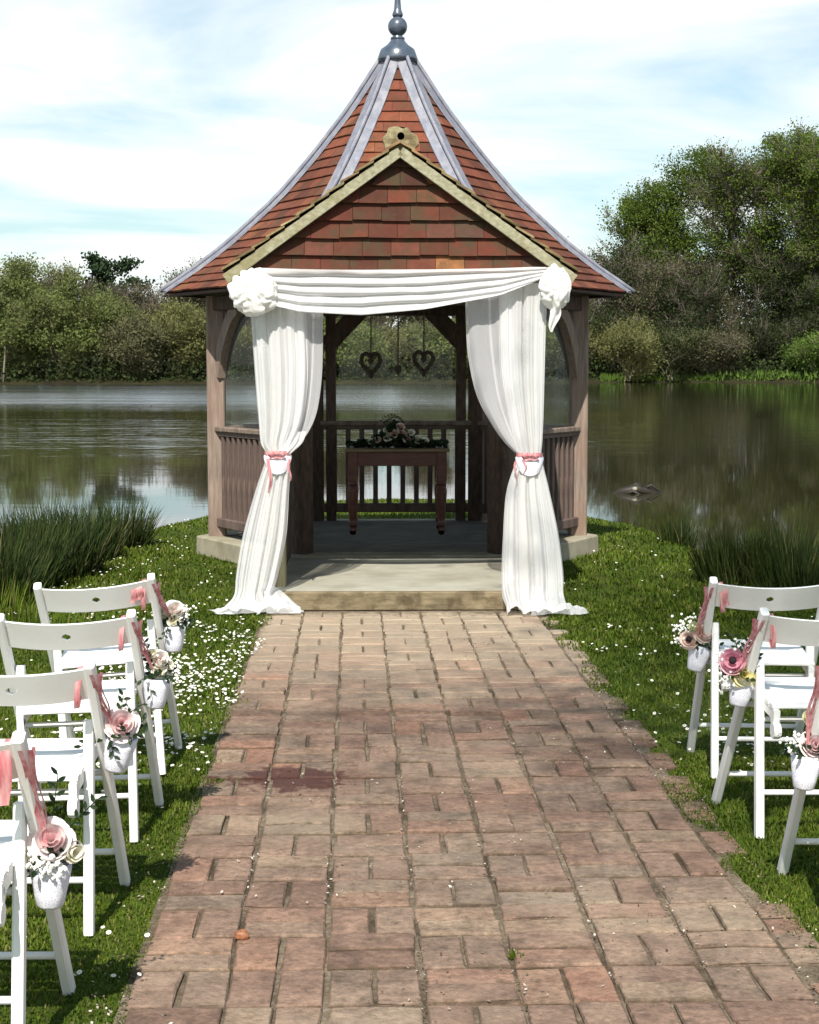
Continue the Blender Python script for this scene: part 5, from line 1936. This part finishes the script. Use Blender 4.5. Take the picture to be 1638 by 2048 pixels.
# ------------------------------------------------------------------ flower buckets hung from the chairs
def sprig(m, p0, p1, nleaf, ll, seed, wl=0.42):
    rd = random.Random(seed)
    p0, p1 = Vector(p0), Vector(p1)
    mid = p0.lerp(p1, 0.5) + Vector((rd.gauss(0, .006), rd.gauss(0, .006), 0.004))
    m.tube([p0, mid, p1], 0.0013, 4)
    ax = (p1 - p0).normalized()
    side = ax.cross(Vector((0, -1, 0.2))).normalized()
    for k_ in range(nleaf):
        t = 0.25 + 0.75 * k_ / (nleaf - 1) if nleaf > 1 else 1
        c = p0.lerp(mid, t * 2) if t < .5 else mid.lerp(p1, t * 2 - 1)
        s_ = 1 if k_ % 2 else -1
        d = (side * s_ * 0.8 + ax * 0.75 + Vector((rd.gauss(0, .15), rd.gauss(0, .25), rd.gauss(0, .15)))).normalized()
        w = d.cross(Vector((rd.gauss(0, .3), -1, 0.3))).normalized() * ll * wl * 0.5
        b0, b1 = c, c + d * ll
        q1, q2 = c + d * ll * .35, c + d * ll * .7
        up_ = d.cross(w).normalized() * ll * 0.06
        m.add([b0, q1 + w - up_ * 0, q2 + w * .8, b1, q2 - w * .8, q1 - w, q1 + up_, q2 + up_],
              [(0, 6, 1), (0, 5, 6), (1, 6, 7, 2), (6, 5, 4, 7), (2, 7, 3), (7, 4, 3)])


def bouquet(idx, lab, bx_, bz, tilt, blooms, gyp, sprigs, rb_tail, extra=None, gyp_r=0.0042, by=0.105, bh_=0.095):
    """bucket of flowers on the aisle side of chair idx; positions in that chair's own space, x measured outwards"""
    ch = chairs[idx]
    s = CH[idx][3]
    Mw = Matrix.Translation(ch.location) @ ch.rotation_euler.to_matrix().to_4x4()
    base = Vector((s * bx_, by, bz))
    bq = thing('flower_bucket', lab, 'flowers', Mw @ base, ch.rotation_euler.z, 'flower buckets hung along the aisle')
    bq.rotation_euler = ch.rotation_euler
    o = tuple(base)
    X = lambda x, y, z: (s * x, y, z)
    Rt = Matrix.Rotation(R(tilt) * s, 4, 'Y')
    T = Matrix.Translation(base) @ Rt
    # lace bucket: outside, rim and inside
    m = MB()
    prof_ = [(0.004, 0.0), (0.024, 0.0), (0.029, 0.006), (0.034, 0.03), (0.040, 0.065), (0.0435, bh_), (0.0405, bh_), (0.037, 0.065), (0.030, 0.02)]
    n = 20
    Vv = []
    for k_, (r_, z) in enumerate(prof_):
        for i_ in range(n):
            a = 2 * math.pi * i_ / n
            rr = r_ * (1 + (0.05 * math.sin(a * 6) if k_ in (4, 5) else 0.02 * math.sin(a * 6)))
            Vv.append(T @ Vector((rr * math.cos(a), rr * math.sin(a), z + (0.004 * math.sin(a * 10) if k_ in (5, 6) else 0))))
    m.add(Vv, [(n * k_ + i_, n * k_ + (i_ + 1) % n, n * k_ + n + (i_ + 1) % n, n * k_ + n + i_) for k_ in range(len(prof_) - 1) for i_ in range(n)] + [tuple(range(n - 1, -1, -1))])
    m.build('lace_bucket', M['lace'], bq, True, o)
    # satin ribbon: loop round the post and rail, two strands down the post to the bucket
    m = MB()
    post = lambda z: on_leg(z)
    strands = ((0.006, -0.032, 0.012), (0.022, -0.026, 0.012), (0.024, 0.004, 0.012))
    kz = bz + bh_ + 0.035
    for q, (dx_, dy_, w) in enumerate(strands):
        pts = []
        for k_ in range(12):
            t = k_ / 11
            z = 0.690 + (kz - 0.690) * t
            p = post(z)
            xo = HW + dx_ * (1 - t) + (bx_ - HW) * t ** 1.6
            pts.append(X(xo + 0.003 * math.sin(9 * t + q), p.y + dy_ * (1 - 0.4 * t) + (by - 0.02 - p.y) * t ** 2.2 + 0.003 * math.sin(7 * t + 2 * q), z))
        strip(m, pts, w, lambda t, q=q: (1, 0.9 * math.sin(2.6 * t + 1.7 * q) - 0.5, 0.15), taper=lambda t, w=w: w * (1 - 0.3 * t))
    m.build('ribbon', M['ribbon'], bq, True, o)
    m = MB()
    for q in range(1):
        pts = []
        for k_ in range(13):
            a = 2 * math.pi * k_ / 12
            p = post(0.648)
            pts.append(X(HW - 0.034 - 0.012 * q + 0.006 * math.sin(a), p.y - 0.012 - 0.017 * math.cos(a), 0.650 + 0.054 * math.sin(a)))
        strip(m, pts, 0.014, (1, 0.0, 0.18))
    for (x0, dz, w) in rb_tail:
        p = post(0.66)
        pts = [X(x0 + 0.006 * math.sin(4 * t), p.y - 0.030 - 0.006 * math.sin(5 * t), 0.685 - dz * t) for t in np.linspace(0, 1, 8)]
        strip(m, pts, w, (1, 0, 0.1))
    m.build('ribbon_loop', M['ribbon'], bq, True, o)
    top = T @ Vector((0, 0, bh_))
    # blooms: (name, material, radius, outward, towards camera, up from the rim, direction, eye, layers)
    for k_, (nm, mt, r_, dxo, dyc, dzu, d, eye, ly) in enumerate(blooms):
        c = Vector(X(bx_ + dxo, by - dyc, 0)); c.z = top.z + dzu
        flower(nm, M[mt], r_ * 1.13, c, (s * d[0], -d[1], d[2]), bq, o, idx * 10 + k_, eye, ly)
    # green collar under the blooms
    m = MB()
    rd = random.Random(idx + 40)
    for k_ in range(16):
        a = 2 * math.pi * k_ / 16
        p0 = top + Vector((0.02 * math.cos(a), 0.02 * math.sin(a), 0.0))
        p1 = p0 + Vector((math.cos(a) * rd.uniform(.025, .045), math.sin(a) * rd.uniform(.025, .045), rd.uniform(-.005, .04)))
        sprig(m, p0, p1, 3, 0.024, rd.random(), 0.5)
    m.build('leaf_collar', M['leaf_dark'], bq, False, o)
    for k_, (q0, q1, nl_, ll) in enumerate(sprigs):
        m = MB()
        p0 = Vector(X(bx_ + q0[0], by - q0[1], 0)); p0.z = top.z + q0[2]
        p1 = Vector(X(bx_ + q1[0], by - q1[1], 0)); p1.z = top.z + q1[2]
        sprig(m, p0, p1, nl_, ll, idx + k_)
        m.build('leaf_sprig', M['leaf_dark'], bq, False, o)
    m = MB()
    for (cx, cy, cz, sp, cnt) in gyp:
        c0 = Vector(X(bx_ + cx, by - cy, 0)); c0.z = top.z + cz
        for k_ in range(cnt):
            p = c0 + Vector((rd.gauss(0, sp), rd.gauss(0, sp * .7), rd.gauss(0, sp * .8)))
            m.ball(p, gyp_r * rd.uniform(.7, 1.35), 6, 4, mi=0)
            if k_ % 3 == 0:
                m.tube([top, p], 0.0007, 3, mi=1)
    m.build('gypsophila', [M['white_petal'], M['stem']], bq, False, o)
    return bq


bouquet(0, 'lace bucket of cream and blush roses on the left chair nearest the gazebo', 0.238, 0.418, 4,
        [('rose', 'rose_blush', 0.036, 0.018, 0.02, 0.058, (0.3, 1, 0.6), None, None), ('rose', 'rose_cream', 0.024, -0.022, 0.02, 0.050, (-0.3, 1, 0.5), None, BUD),
         ('rose', 'rose_blush', 0.026, 0.040, 0.005, 0.038, (0.8, 0.8, 0.2), None, None), ('rose', 'rose_cream', 0.022, 0.012, 0.035, 0.022, (0.2, 1, 0.0), None, None)],
        [(0.045, 0.0, 0.05, 0.018, 40), (0.04, 0.02, 0.02, 0.014, 24)], [((-0.02, 0.02, 0.0), (-0.03, 0.05, -0.035), 4, 0.022), ((-0.02, 0, .03), (-0.035, 0.0, 0.12), 7, 0.018)],
        [(HW - 0.05, 0.05, 0.024), (HW - 0.07, 0.06, 0.018)])
bouquet(1, 'lace bucket of cream flowers and gypsophila with a dark twig on the second left chair', 0.235, 0.392, 6,
        [('rose', 'rose_blush', 0.032, 0.022, 0.02, 0.058, (0.3, 1, 0.6), None, None), ('rose', 'rose_cream', 0.024, 0.044, 0.01, 0.036, (0.8, .9, 0.2), None, None),
         ('rose', 'rose_cream', 0.022, 0.020, 0.03, 0.024, (0.2, 1, 0.0), None, None), ('rose', 'rose_cream', 0.02, 0.0, 0.01, 0.072, (0, .8, .6), None, BUD)],
        [(0.045, 0.0, 0.010, 0.018, 46), (0.030, 0.01, 0.055, 0.02, 34)], [((-0.012, 0.02, 0.02), (-0.035, 0.02, 0.155), 10, 0.022), ((-0.01, 0.025, 0.01), (-0.02, 0.04, 0.08), 8, 0.022), ((-0.01, 0.03, 0.0), (-0.005, 0.05, -0.045), 4, 0.02)],
        [])
bouquet(2, 'lace bucket with one large pink rose and a cream bud on the third left chair', 0.226, 0.402, 12,
        [('rose', 'rose_pink', 0.043, 0.026, 0.035, 0.042, (0.25, 1, 0.45), None, None), ('rosebud', 'rose_cream', 0.022, -0.030, 0.025, 0.074, (-0.5, .5, .5), None, BUD)],
        [(0.03, 0.0, 0.085, 0.024, 16)], [((-0.01, 0.02, 0.03), (0.028, 0.01, 0.108), 7, 0.024), ((-0.02, 0.02, 0.02), (-0.080, 0.02, -0.022), 8, 0.024), ((-0.01, 0.03, 0.01), (0.006, 0.05, -0.040), 5, 0.024),
                                          ((0.02, 0.02, 0.03), (0.075, 0.01, 0.085), 6, 0.018), ((-0.02, 0.03, 0.03), (-0.055, 0.04, 0.035), 6, 0.022)],
        [], gyp_r=0.003)
bouquet(3, 'lace bucket with a pink rose, cream bud and white berries on the nearest left chair', 0.220, 0.310, 2,
        [('rose', 'rose_pink', 0.044, 0.012, 0.035, 0.062, (0.15, 1, 0.55), None, None), ('rosebud', 'rose_cream', 0.019, -0.028, 0.03, 0.115, (-0.2, .6, .8), None, BUD),
         ('rose', 'rose_cream', 0.024, 0.052, 0.02, 0.030, (0.8, .9, 0.1), None, BUD), ('rose', 'rose_cream', 0.022, -0.036, 0.02, 0.026, (-0.7, .9, 0.1), None, BUD)],
        [(0.006, 0.044, 0.012, 0.017, 60), (-0.03, 0.03, 0.01, 0.012, 22)], [((0.0, 0.0, 0.06), (0.018, -0.02, 0.185), 7, 0.026), ((0.02, 0, 0.05), (0.10, -0.03, 0.13), 8, 0.022)],
        [(HW - 0.034, 0.115, 0.028)], gyp_r=0.0052)
bouquet(4, 'lace bucket with peach dark-eyed flower and peach rose on the right chair by the rushes', 0.232, 0.365, -14,
        [('rose', 'rose_peach', 0.034, -0.028, 0.03, 0.048, (-0.2, 1, 0.5), None, None), ('anemone', 'rose_peach', 0.031, 0.026, 0.03, 0.026, (0.35, 1, 0.4), (0.34, 0.20), ANEM),
         ('rosebud', 'bud_green', 0.022, 0.006, 0.02, 0.066, (0.1, .8, .7), None, BUD)],
        [(0.036, 0.0, 0.070, 0.022, 60), (0.055, 0.0, 0.02, 0.014, 24), (-0.01, 0.0, .09, 0.012, 10)], [((0.0, 0.02, 0.05), (-0.01, 0.02, 0.095), 5, 0.022)],
        [(HW - 0.047, 0.06, 0.016)])
bouquet(5, 'lace bucket with bright pink dark-eyed flower and pale yellow rose on the second right chair', 0.222, 0.392, -10,
        [('anemone', 'rose_hot', 0.038, 0.030, 0.03, 0.054, (0.35, 1, 0.4), (0.30, 0.20), ANEM), ('rose', 'rose_yellow', 0.038, -0.004, 0.035, 0.010, (-0.1, 1, 0.35), None, None),
         ('rose', 'rose_yellow', 0.024, -0.04, 0.03, 0.0, (-0.6, 1, 0.2), None, None)],
        [(0.046, 0.01, -0.012, 0.020, 46), (-0.015, 0.0, 0.092, 0.022, 34), (0.048, 0.0, 0.06, 0.014, 26)], [((-0.01, 0.02, 0.03), (-0.02, 0.02, 0.120), 8, 0.026), ((-0.02, 0.02, 0.02), (-0.045, 0.03, 0.075), 7, 0.026), ((0, 0.02, 0.05), (0.02, 0.0, 0.125), 7, 0.022)],
        [])
bouquet(6, 'lace bucket with a pink rose and pale bud at the right picture edge', 0.216, 0.330, -4,
        [('rose', 'rose_pink', 0.036, -0.018, 0.03, 0.030, (-0.2, 1, 0.5), None, None), ('rosebud', 'bud_green', 0.022, -0.016, 0.0, 0.095, (0.1, .8, .7), None, BUD)],
        [(0.030, 0.02, 0.030, 0.018, 46)], [((0.0, 0.02, 0.03), (-0.01, 0.02, 0.085), 5, 0.022)], [(HW - 0.04, 0.08, 0.026)])

# ------------------------------------------------------------------ grass, daisies, rushes
def path_u(x, y):
    """coordinates across and along the path"""
    dx_, dy_ = x + 0.042, y - 9.26
    return dx_ * PC + dy_ * PS, 9.26 - dx_ * PS + dy_ * PC


def gaz_local(x, y):
    dx_, dy_ = x - GL.x, y - GL.y
    c_, s_ = math.cos(-GR), math.sin(-GR)
    return dx_ * c_ - dy_ * s_, dx_ * s_ + dy_ * c_


_lat = {}


def vnoise(x, y, f, seed):
    """cheap smooth value noise for arrays"""
    r_ = np.random.default_rng(seed)
    tbl = r_.random((64, 64))
    X_, Y_ = x * f, y * f
    i_, j_ = np.floor(X_).astype(int), np.floor(Y_).astype(int)
    fx, fy = X_ - i_, Y_ - j_
    fx, fy = fx * fx * (3 - 2 * fx), fy * fy * (3 - 2 * fy)
    a = tbl[i_ % 64, j_ % 64]; b_ = tbl[(i_ + 1) % 64, j_ % 64]; c_ = tbl[i_ % 64, (j_ + 1) % 64]; d_ = tbl[(i_ + 1) % 64, (j_ + 1) % 64]
    return (a * (1 - fx) + b_ * fx) * (1 - fy) + (c_ * (1 - fx) + d_ * fx) * fy


def on_grass(x, y, edge=0.03):
    u, v = path_u(x, y)
    wob = 0.12 * (vnoise(x, y, 3.3, 1) - 0.5) + 0.06 * (vnoise(x, y, 13.0, 2) - 0.5)
    left, right = -0.735 + wob - edge, 0.800 + wob + edge
    off_path = (u < left) | (u > right) | (v > 9.55)
    lx, ly = gaz_local(x, y)
    ang = np.abs((np.degrees(np.arctan2(ly, lx)) + 3600) % 60 - 30)
    hexr = np.hypot(lx, ly) * np.cos(np.radians(ang))
    porch_ = (np.abs(lx + 0.02) < 0.90) & (ly > -3.05) & (ly < 0)
    return off_path & (hexr > 1.37) & ~porch_ & (shore_dist(x, y) > 0.10)


def scatter(n, x0, x1, y0, y1, rg):
    x = rg.uniform(x0, x1, n); y = rg.uniform(y0, y1, n)
    ok = on_grass(x, y)
    return x[ok], y[ok]


rg = np.random.default_rng(77)
BX, BY = [], []
for (n, a, b_, c, d) in ((95000, -1.9, -0.5, 2.9, 6.0), (95000, 0.75, 2.0, 2.9, 6.0), (36000, -3.4, -1.9, 2.0, 6.0), (36000, 2.0, 3.5, 2.0, 6.0), (60000, -2.9, -0.7, 6.0, 9.8), (60000, 0.7, 3.2, 6.0, 9.8), (42000, -3.0, 3.0, 9.8, 13.5), (40000, -2.9, 2.9, 13.5, 19.0)):
    x, y = scatter(n, a, b_, c, d, rg)
    BX.append(x); BY.append(y)
x, y = np.concatenate(BX), np.concatenate(BY)
n = len(x)
z = lawn_h(x, y) - 0.004
pt = vnoise(x, y, 1.7, 5)
ln = (0.010 + 0.019 * rg.random(n)) * (0.65 + 0.7 * pt) * np.clip(y / 7, 0.9, 1.4)
# long grass along the water and a few rough tufts
sdv = shore_dist(x, y)
ln *= 1 + 1.2 * np.clip(0.55 - sdv, 0, 0.55)
th = rg.random(n) * 2 * math.pi
lean = rg.random(n) * 0.9 + 0.15
w = (0.0016 + 0.0012 * rg.random(n)) * np.clip(y / 5.5, 1, 2.4)
dxy = np.stack([np.cos(th), np.sin(th)], 1)
sd_ = np.stack([-np.sin(th), np.cos(th)], 1)
base = np.stack([x, y, z], 1)
mid = base + np.concatenate([dxy * (lean * ln * 0.25)[:, None], (ln * 0.62)[:, None]], 1)
tip = base + np.concatenate([dxy * (lean * ln * 0.85)[:, None], (ln * (1.0 - 0.25 * lean))[:, None]], 1)
s3 = np.concatenate([sd_ * w[:, None], np.zeros((n, 1))], 1)
V = np.stack([base - s3, base + s3, mid + s3 * 0.8, mid - s3 * 0.8, tip], 1).reshape(-1, 3)
b5 = (np.arange(n) * 5)[:, None]
Fq = np.concatenate([b5 + np.array([[0, 1, 2]]), b5 + np.array([[0, 2, 3]]), b5 + np.array([[3, 2, 4]])])
o = link('grass', np_mesh('grass', V, Fq, M['grass']))
tag(o, 'short mown grass blades covering the lawn both sides of the path', kind='stuff')

# daisies: thick along the left edge of the path, thin elsewhere
DX, DY = [], []
for (n, a, b_, c, d, pw) in ((3600, -1.75, -0.72, 5.6, 9.4, 'L'), (1000, -2.6, -1.0, 6.0, 12.0, 'S'), (330, -1.9, -0.6, 2.9, 6.0, 'S'), (1000, 0.8, 1.9, 5.6, 9.0, 'R'), (260, 0.8, 2.6, 3.0, 9.5, 'S'), (160, 0.8, 2.6, 9.5, 13.5, 'S'), (200, -2.6, -1.3, 10.5, 16, 'S')):
    x, y = scatter(n, a, b_, c, d, rg)
    u, v = path_u(x, y)
    cl = vnoise(x, y, 2.6, 9) * 0.6 + vnoise(x, y, 7.0, 10) * 0.4
    if pw == 'L':
        keep = rg.random(len(x)) < np.clip((cl - 0.26) * 2.2, 0, 1) * np.exp(-((u + 1.08) / 0.42) ** 2) * np.exp(-((y - 7.3) / 1.5) ** 2) * 1.25
    elif pw == 'R':
        keep = rg.random(len(x)) < np.clip((cl - 0.42) * 2.4, 0, 1) * np.exp(-((u - 1.2) / 0.30) ** 2)
    else:
        keep = rg.random(len(x)) < np.clip((cl - 0.36) * 2.0, 0, 1)
    DX.append(x[keep]); DY.append(y[keep])
x, y = np.concatenate(DX), np.concatenate(DY)
n = len(x)
z = lawn_h(x, y) + 0.026 + 0.016 * rg.random(n)
NP = 9
r_ = 0.0042 + 0.0038 * rg.random(n)
tx, ty = rg.normal(size=n) * 0.25, -0.35 + rg.normal(size=n) * 0.25
Vd, Fd, Md = [], [], []
for i_ in range(n):
    nrm = Vector((tx[i_], ty[i_], 1)).normalized()
    q = nrm.to_track_quat('Z', 'Y').to_matrix()
    c = Vector((x[i_], y[i_], z[i_]))
    b0 = len(Vd)
    Vd.append(c)
    ph = rg.random() * 6
    for k_ in range(NP):
        a = ph + 2 * math.pi * k_ / NP
        for da, rr in ((-0.26, 1.0), (0.26, 1.0)):
            Vd.append(c + q @ Vector((rr * r_[i_] * math.cos(a + da), rr * r_[i_] * math.sin(a + da), 0.001)))
        Fd.append((b0, b0 + 1 + 2 * k_, b0 + 2 + 2 * k_)); Md.append(0)
    b1 = len(Vd)
    for k_ in range(4):
        a = ph + math.pi / 2 * k_
        Vd.append(c + q @ Vector((0.36 * r_[i_] * math.cos(a), 0.36 * r_[i_] * math.sin(a), 0.0025)))
    Fd += [(b1, b1 + 1, b1 + 2), (b1, b1 + 2, b1 + 3)]; Md += [1, 1]
o = link('daisies', np_mesh('daisies', [tuple(v) for v in Vd], Fd, [M['white_petal'], M['yellow_eye']], Md))
tag(o, 'white daisies sprinkled through the lawn, thickest along the left path edge', kind='stuff')

# loose chips and leaf litter in the joints and along the edges
N = 5200
u = np.where(rg.random(N) < 0.55, U0 + CELL * rg.integers(0, 8, N) + rg.normal(size=N) * 0.010, U0 - 0.06 + (7 * CELL + 0.12) * rg.random(N))
ed = rg.random(N) < 0.25
u = np.where(ed, np.where(rg.random(N) < 0.5, U0 - 0.05, U0 + 7 * CELL + 0.05) + rg.normal(size=N) * 0.045, u)
v = 9.5 - rg.random(N) ** 0.8 * 6.6
keep = vnoise(u, v, 2.2, 31) > np.where(ed, 0.25, 0.52)
u, v = u[keep], v[keep]
cx = -0.042 + u * PC - (v - 9.26) * PS; cy = 9.26 + (v - 9.26) * PC + u * PS
V, F = quads(np.stack([cx, cy, 0.0035 + 0.003 * rg.random(len(u))], 1), 0.0055, 0.8, rg=rg, updir=1.5)
o = link('gravel', np_mesh('gravel', V, F, m_leaf('stone_chips', [(0, (0.06, 0.04, 0.025)), (0.45, (0.20, 0.15, 0.10)), (0.8, (0.42, 0.37, 0.30)), (1, (0.60, 0.56, 0.50))], 0.0, 0.9)))
tag(o, 'fine stone chips and litter caught in the path joints', kind='stuff')


def blades(n, L0_, L1_, spread, lean_, w_, seed, z0=0.0):
    r2 = np.random.default_rng(seed)
    a = r2.random(n) * 2 * math.pi
    rr = spread * np.sqrt(r2.random(n))
    bs = np.stack([rr * np.cos(a), rr * np.sin(a), np.full(n, z0)], 1)
    L_ = (L0_ * 0.55 + (L1_ * 1.12 - L0_ * 0.55) * r2.random(n) ** 1.3) * (1 - 0.30 * (rr / spread) ** 2)
    ln_ = lean_ * (0.12 + 0.62 * (rr / spread) ** 1.5 * r2.random(n) + 0.30 * r2.random(n) ** 3)
    a2 = a + r2.normal(size=n) * 0.7
    d = np.stack([np.cos(a2), np.sin(a2)], 1)
    s_ = np.stack([-np.sin(a2 + 1.0), np.cos(a2 + 1.0)], 1)
    P = []
    for t in (0, 0.35, 0.7, 1.0):
        hz = L_ * (t - 0.22 * ln_ * t * t)
        ho = L_ * ln_ * (0.45 * t + 0.55 * t * t)
        P.append(np.stack([bs[:, 0] + d[:, 0] * ho, bs[:, 1] + d[:, 1] * ho, bs[:, 2] + hz], 1))
    ww = (w_ * (0.7 + 0.6 * r2.random(n)))[:, None]
    s3_ = np.concatenate([s_ * ww, np.zeros((n, 1))], 1)
    V = np.stack([P[0] - s3_, P[0] + s3_, P[1] - s3_, P[1] + s3_, P[2] - s3_ * .75, P[2] + s3_ * .75, P[3]], 1).reshape(-1, 3)
    b7 = (np.arange(n) * 7)[:, None]
    F = np.concatenate([b7 + np.array([[q]]) .reshape(1, -1) for q in ()]) if False else np.concatenate([b7 + np.array([q]) for q in ((0, 1, 3), (0, 3, 2), (2, 3, 5), (2, 5, 4), (4, 5, 6))])
    return V, F


RUSH = [
    (-2.34, 13.1, 0.26, 520, 0.34, 0.58, 0.75, 'spiky dark rush clump at the right end of the left waterside rushes'),
    (-2.48, 12.2, 0.30, 620, 0.38, 0.66, 0.70, 'rush clump second from the right in the left waterside rushes'),
    (-2.46, 11.3, 0.32, 720, 0.38, 0.66, 0.70, 'leaning rush clump in the middle of the left waterside rushes'),
    (-2.72, 11.9, 0.34, 620, 0.42, 0.74, 0.65, 'rush clump at the waterside behind the middle of the left rushes'),
    (-2.62, 10.6, 0.36, 800, 0.40, 0.70, 0.70, 'tall pale tipped rush clump left of the middle of the left rushes'),
    (-2.92, 11.0, 0.34, 620, 0.44, 0.80, 0.65, 'pale tall rush clump at the left picture edge by the water'),
    (-2.58, 9.9, 0.32, 760, 0.32, 0.60, 0.75, 'dark rush clump nearest the chairs on the left'),
    (-2.95, 10.1, 0.32, 620, 0.36, 0.66, 0.75, 'rush clump cut by the left picture edge nearest the camera'),
    (2.24, 13.5, 0.17, 230, 0.20, 0.36, 0.65, 'small rush tuft at the waterline between gazebo and the right rushes'),
    (2.22, 10.95, 0.30, 760, 0.26, 0.50, 0.70, 'dark rush clump at the left end of the right rushes, behind the far chair'),
    (2.55, 10.9, 0.34, 820, 0.30, 0.56, 0.70, 'rush clump right of the darkest one behind the right chairs'),
    (2.50, 10.35, 0.30, 620, 0.22, 0.44, 0.75, 'shorter rush clump directly behind the far right chair'),
    (2.88, 10.6, 0.32, 700, 0.26, 0.50, 0.75, 'brownish rush clump at the right picture edge'),
    (2.85, 10.05, 0.30, 560, 0.18, 0.40, 0.8, 'short rush clump behind the second right chair'),
    (2.86, 11.3, 0.30, 520, 0.30, 0.54, 0.7, 'rush clump at the water behind the brownish one on the right'),
]
for k_, (x, y, sp, n, l0, l1, le, lab) in enumerate(RUSH):
    V, F = blades(int(n * 2.1), l0 * 0.9, l1 * 0.9, sp * 0.88, le, 0.0034, 300 + k_)
    o = link('rush_clump', np_mesh('rush_clump', V, F, M['rush']), None, (x, y, lawn_z(x, y) - 0.03))
    tag(o, lab, 'rushes', 'rush clumps at the water edge')
# coarser grass at the lower left and the foot of the gazebo plinth
for k_, (x, y, sp, n, l0, l1, lab) in enumerate(((-2.45, 9.35, 0.30, 260, 0.14, 0.30, 'loose bright tall grass at the left edge behind the chairs'),
                                                (-2.08, 8.9, 0.28, 180, 0.08, 0.20, 'rough grass tuft between the rushes and the far left chair'),
                                                (-1.88, 11.2, 0.12, 60, 0.06, 0.14, 'small upright grass tuft on the lawn left of the plinth'),
                                                (0.262, 3.885, 0.018, 26, 0.012, 0.030, 'tiny green grass tuft growing in a joint of the path'))):
    V, F = blades(n, l0, l1, sp, 0.7, 0.0026 if sp < .2 else 0.0036, 500 + k_)
    o = link('grass_tuft', np_mesh('grass_tuft', V, F, M['grass']), None, (x, y, max(lawn_z(x, y), -0.02) if k_ < 3 else -0.004))
    tag(o, lab, 'grass tuft')

# ------------------------------------------------------------------ small things
t = thing('sunken_log', 'dark branchy log half sunk in the lake right of the gazebo', 'log', (3.22, 23.1, WATER_Z - 0.03))
m = MB()
m.tube([(-0.34, 0.05, -0.03), (-0.16, 0, 0.05), (0.02, -0.02, 0.10), (0.20, 0.02, 0.05), (0.42, 0.10, -0.01)], [0.045, 0.075, 0.085, 0.06, 0.03], 8)
m.build('log', BARK_DARK, t, True)
m = MB()
m.tube([(-0.10, -0.03, 0.02), (0.0, -0.05, 0.17), (0.10, -0.06, 0.13)], [0.03, 0.025, 0.012], 6)
m.tube([(0.10, 0, 0.08), (0.22, -0.03, 0.15), (0.34, 0, 0.06)], [0.028, 0.022, 0.01], 6)
m.tube([(-0.2, -0.05, 0), (-0.05, -0.12, 0.07), (0.12, -0.15, -0.02)], [0.03, 0.028, 0.015], 6)
m.build('branch', BARK_DARK, t, True)
m = MB(); m.ball((-0.02, -0.09, 0.10), 0.035, 8, 6, (1.1, .8, .9)); m.build('pale_knot', M['plinth'], t, True)


def stone(name, lab, cat, loc, r_, sc, mat, seed):
    bm = bmesh.new(); bmesh.ops.create_icosphere(bm, subdivisions=3, radius=1)
    for v in bm.verts:
        p = v.co.copy()
        k2 = 1 + 0.25 * mnoise.noise(p * 1.3 + Vector((seed, 0, 0))) + 0.10 * mnoise.noise(p * 3.5 + Vector((seed, 2, 0)))
        v.co = Vector((p.x * sc[0], p.y * sc[1], p.z * sc[2])) * r_ * k2
    me = bpy.data.meshes.new(name); bm.to_mesh(me); bm.free()
    me.materials.append(mat)
    me.polygons.foreach_set('use_smooth', [True] * len(me.polygons))
    return tag(link(name, me, None, loc), lab, cat)


stone('stone', 'pale flat stone at the waterline left of the right rushes', 'stone', (2.66, 15.25, lawn_z(2.66, 15.25) + 0.03), 0.10, (1.3, 0.9, 0.5), m_noise('pale_stone', (0.33, 0.28, 0.22), (0.52, 0.46, 0.38), 12, bump=0.4), 3)
stone('pebble', 'small orange brown pebble lying on the path bricks at lower left', 'pebble', (-0.425, 4.002, 0.011), 0.0165, (1.15, 0.9, 0.85), m_noise('orange_pebble', (0.20, 0.07, 0.035), (0.40, 0.17, 0.08), 60, rough=0.5, bump=0.4, spec=0.4), 7)
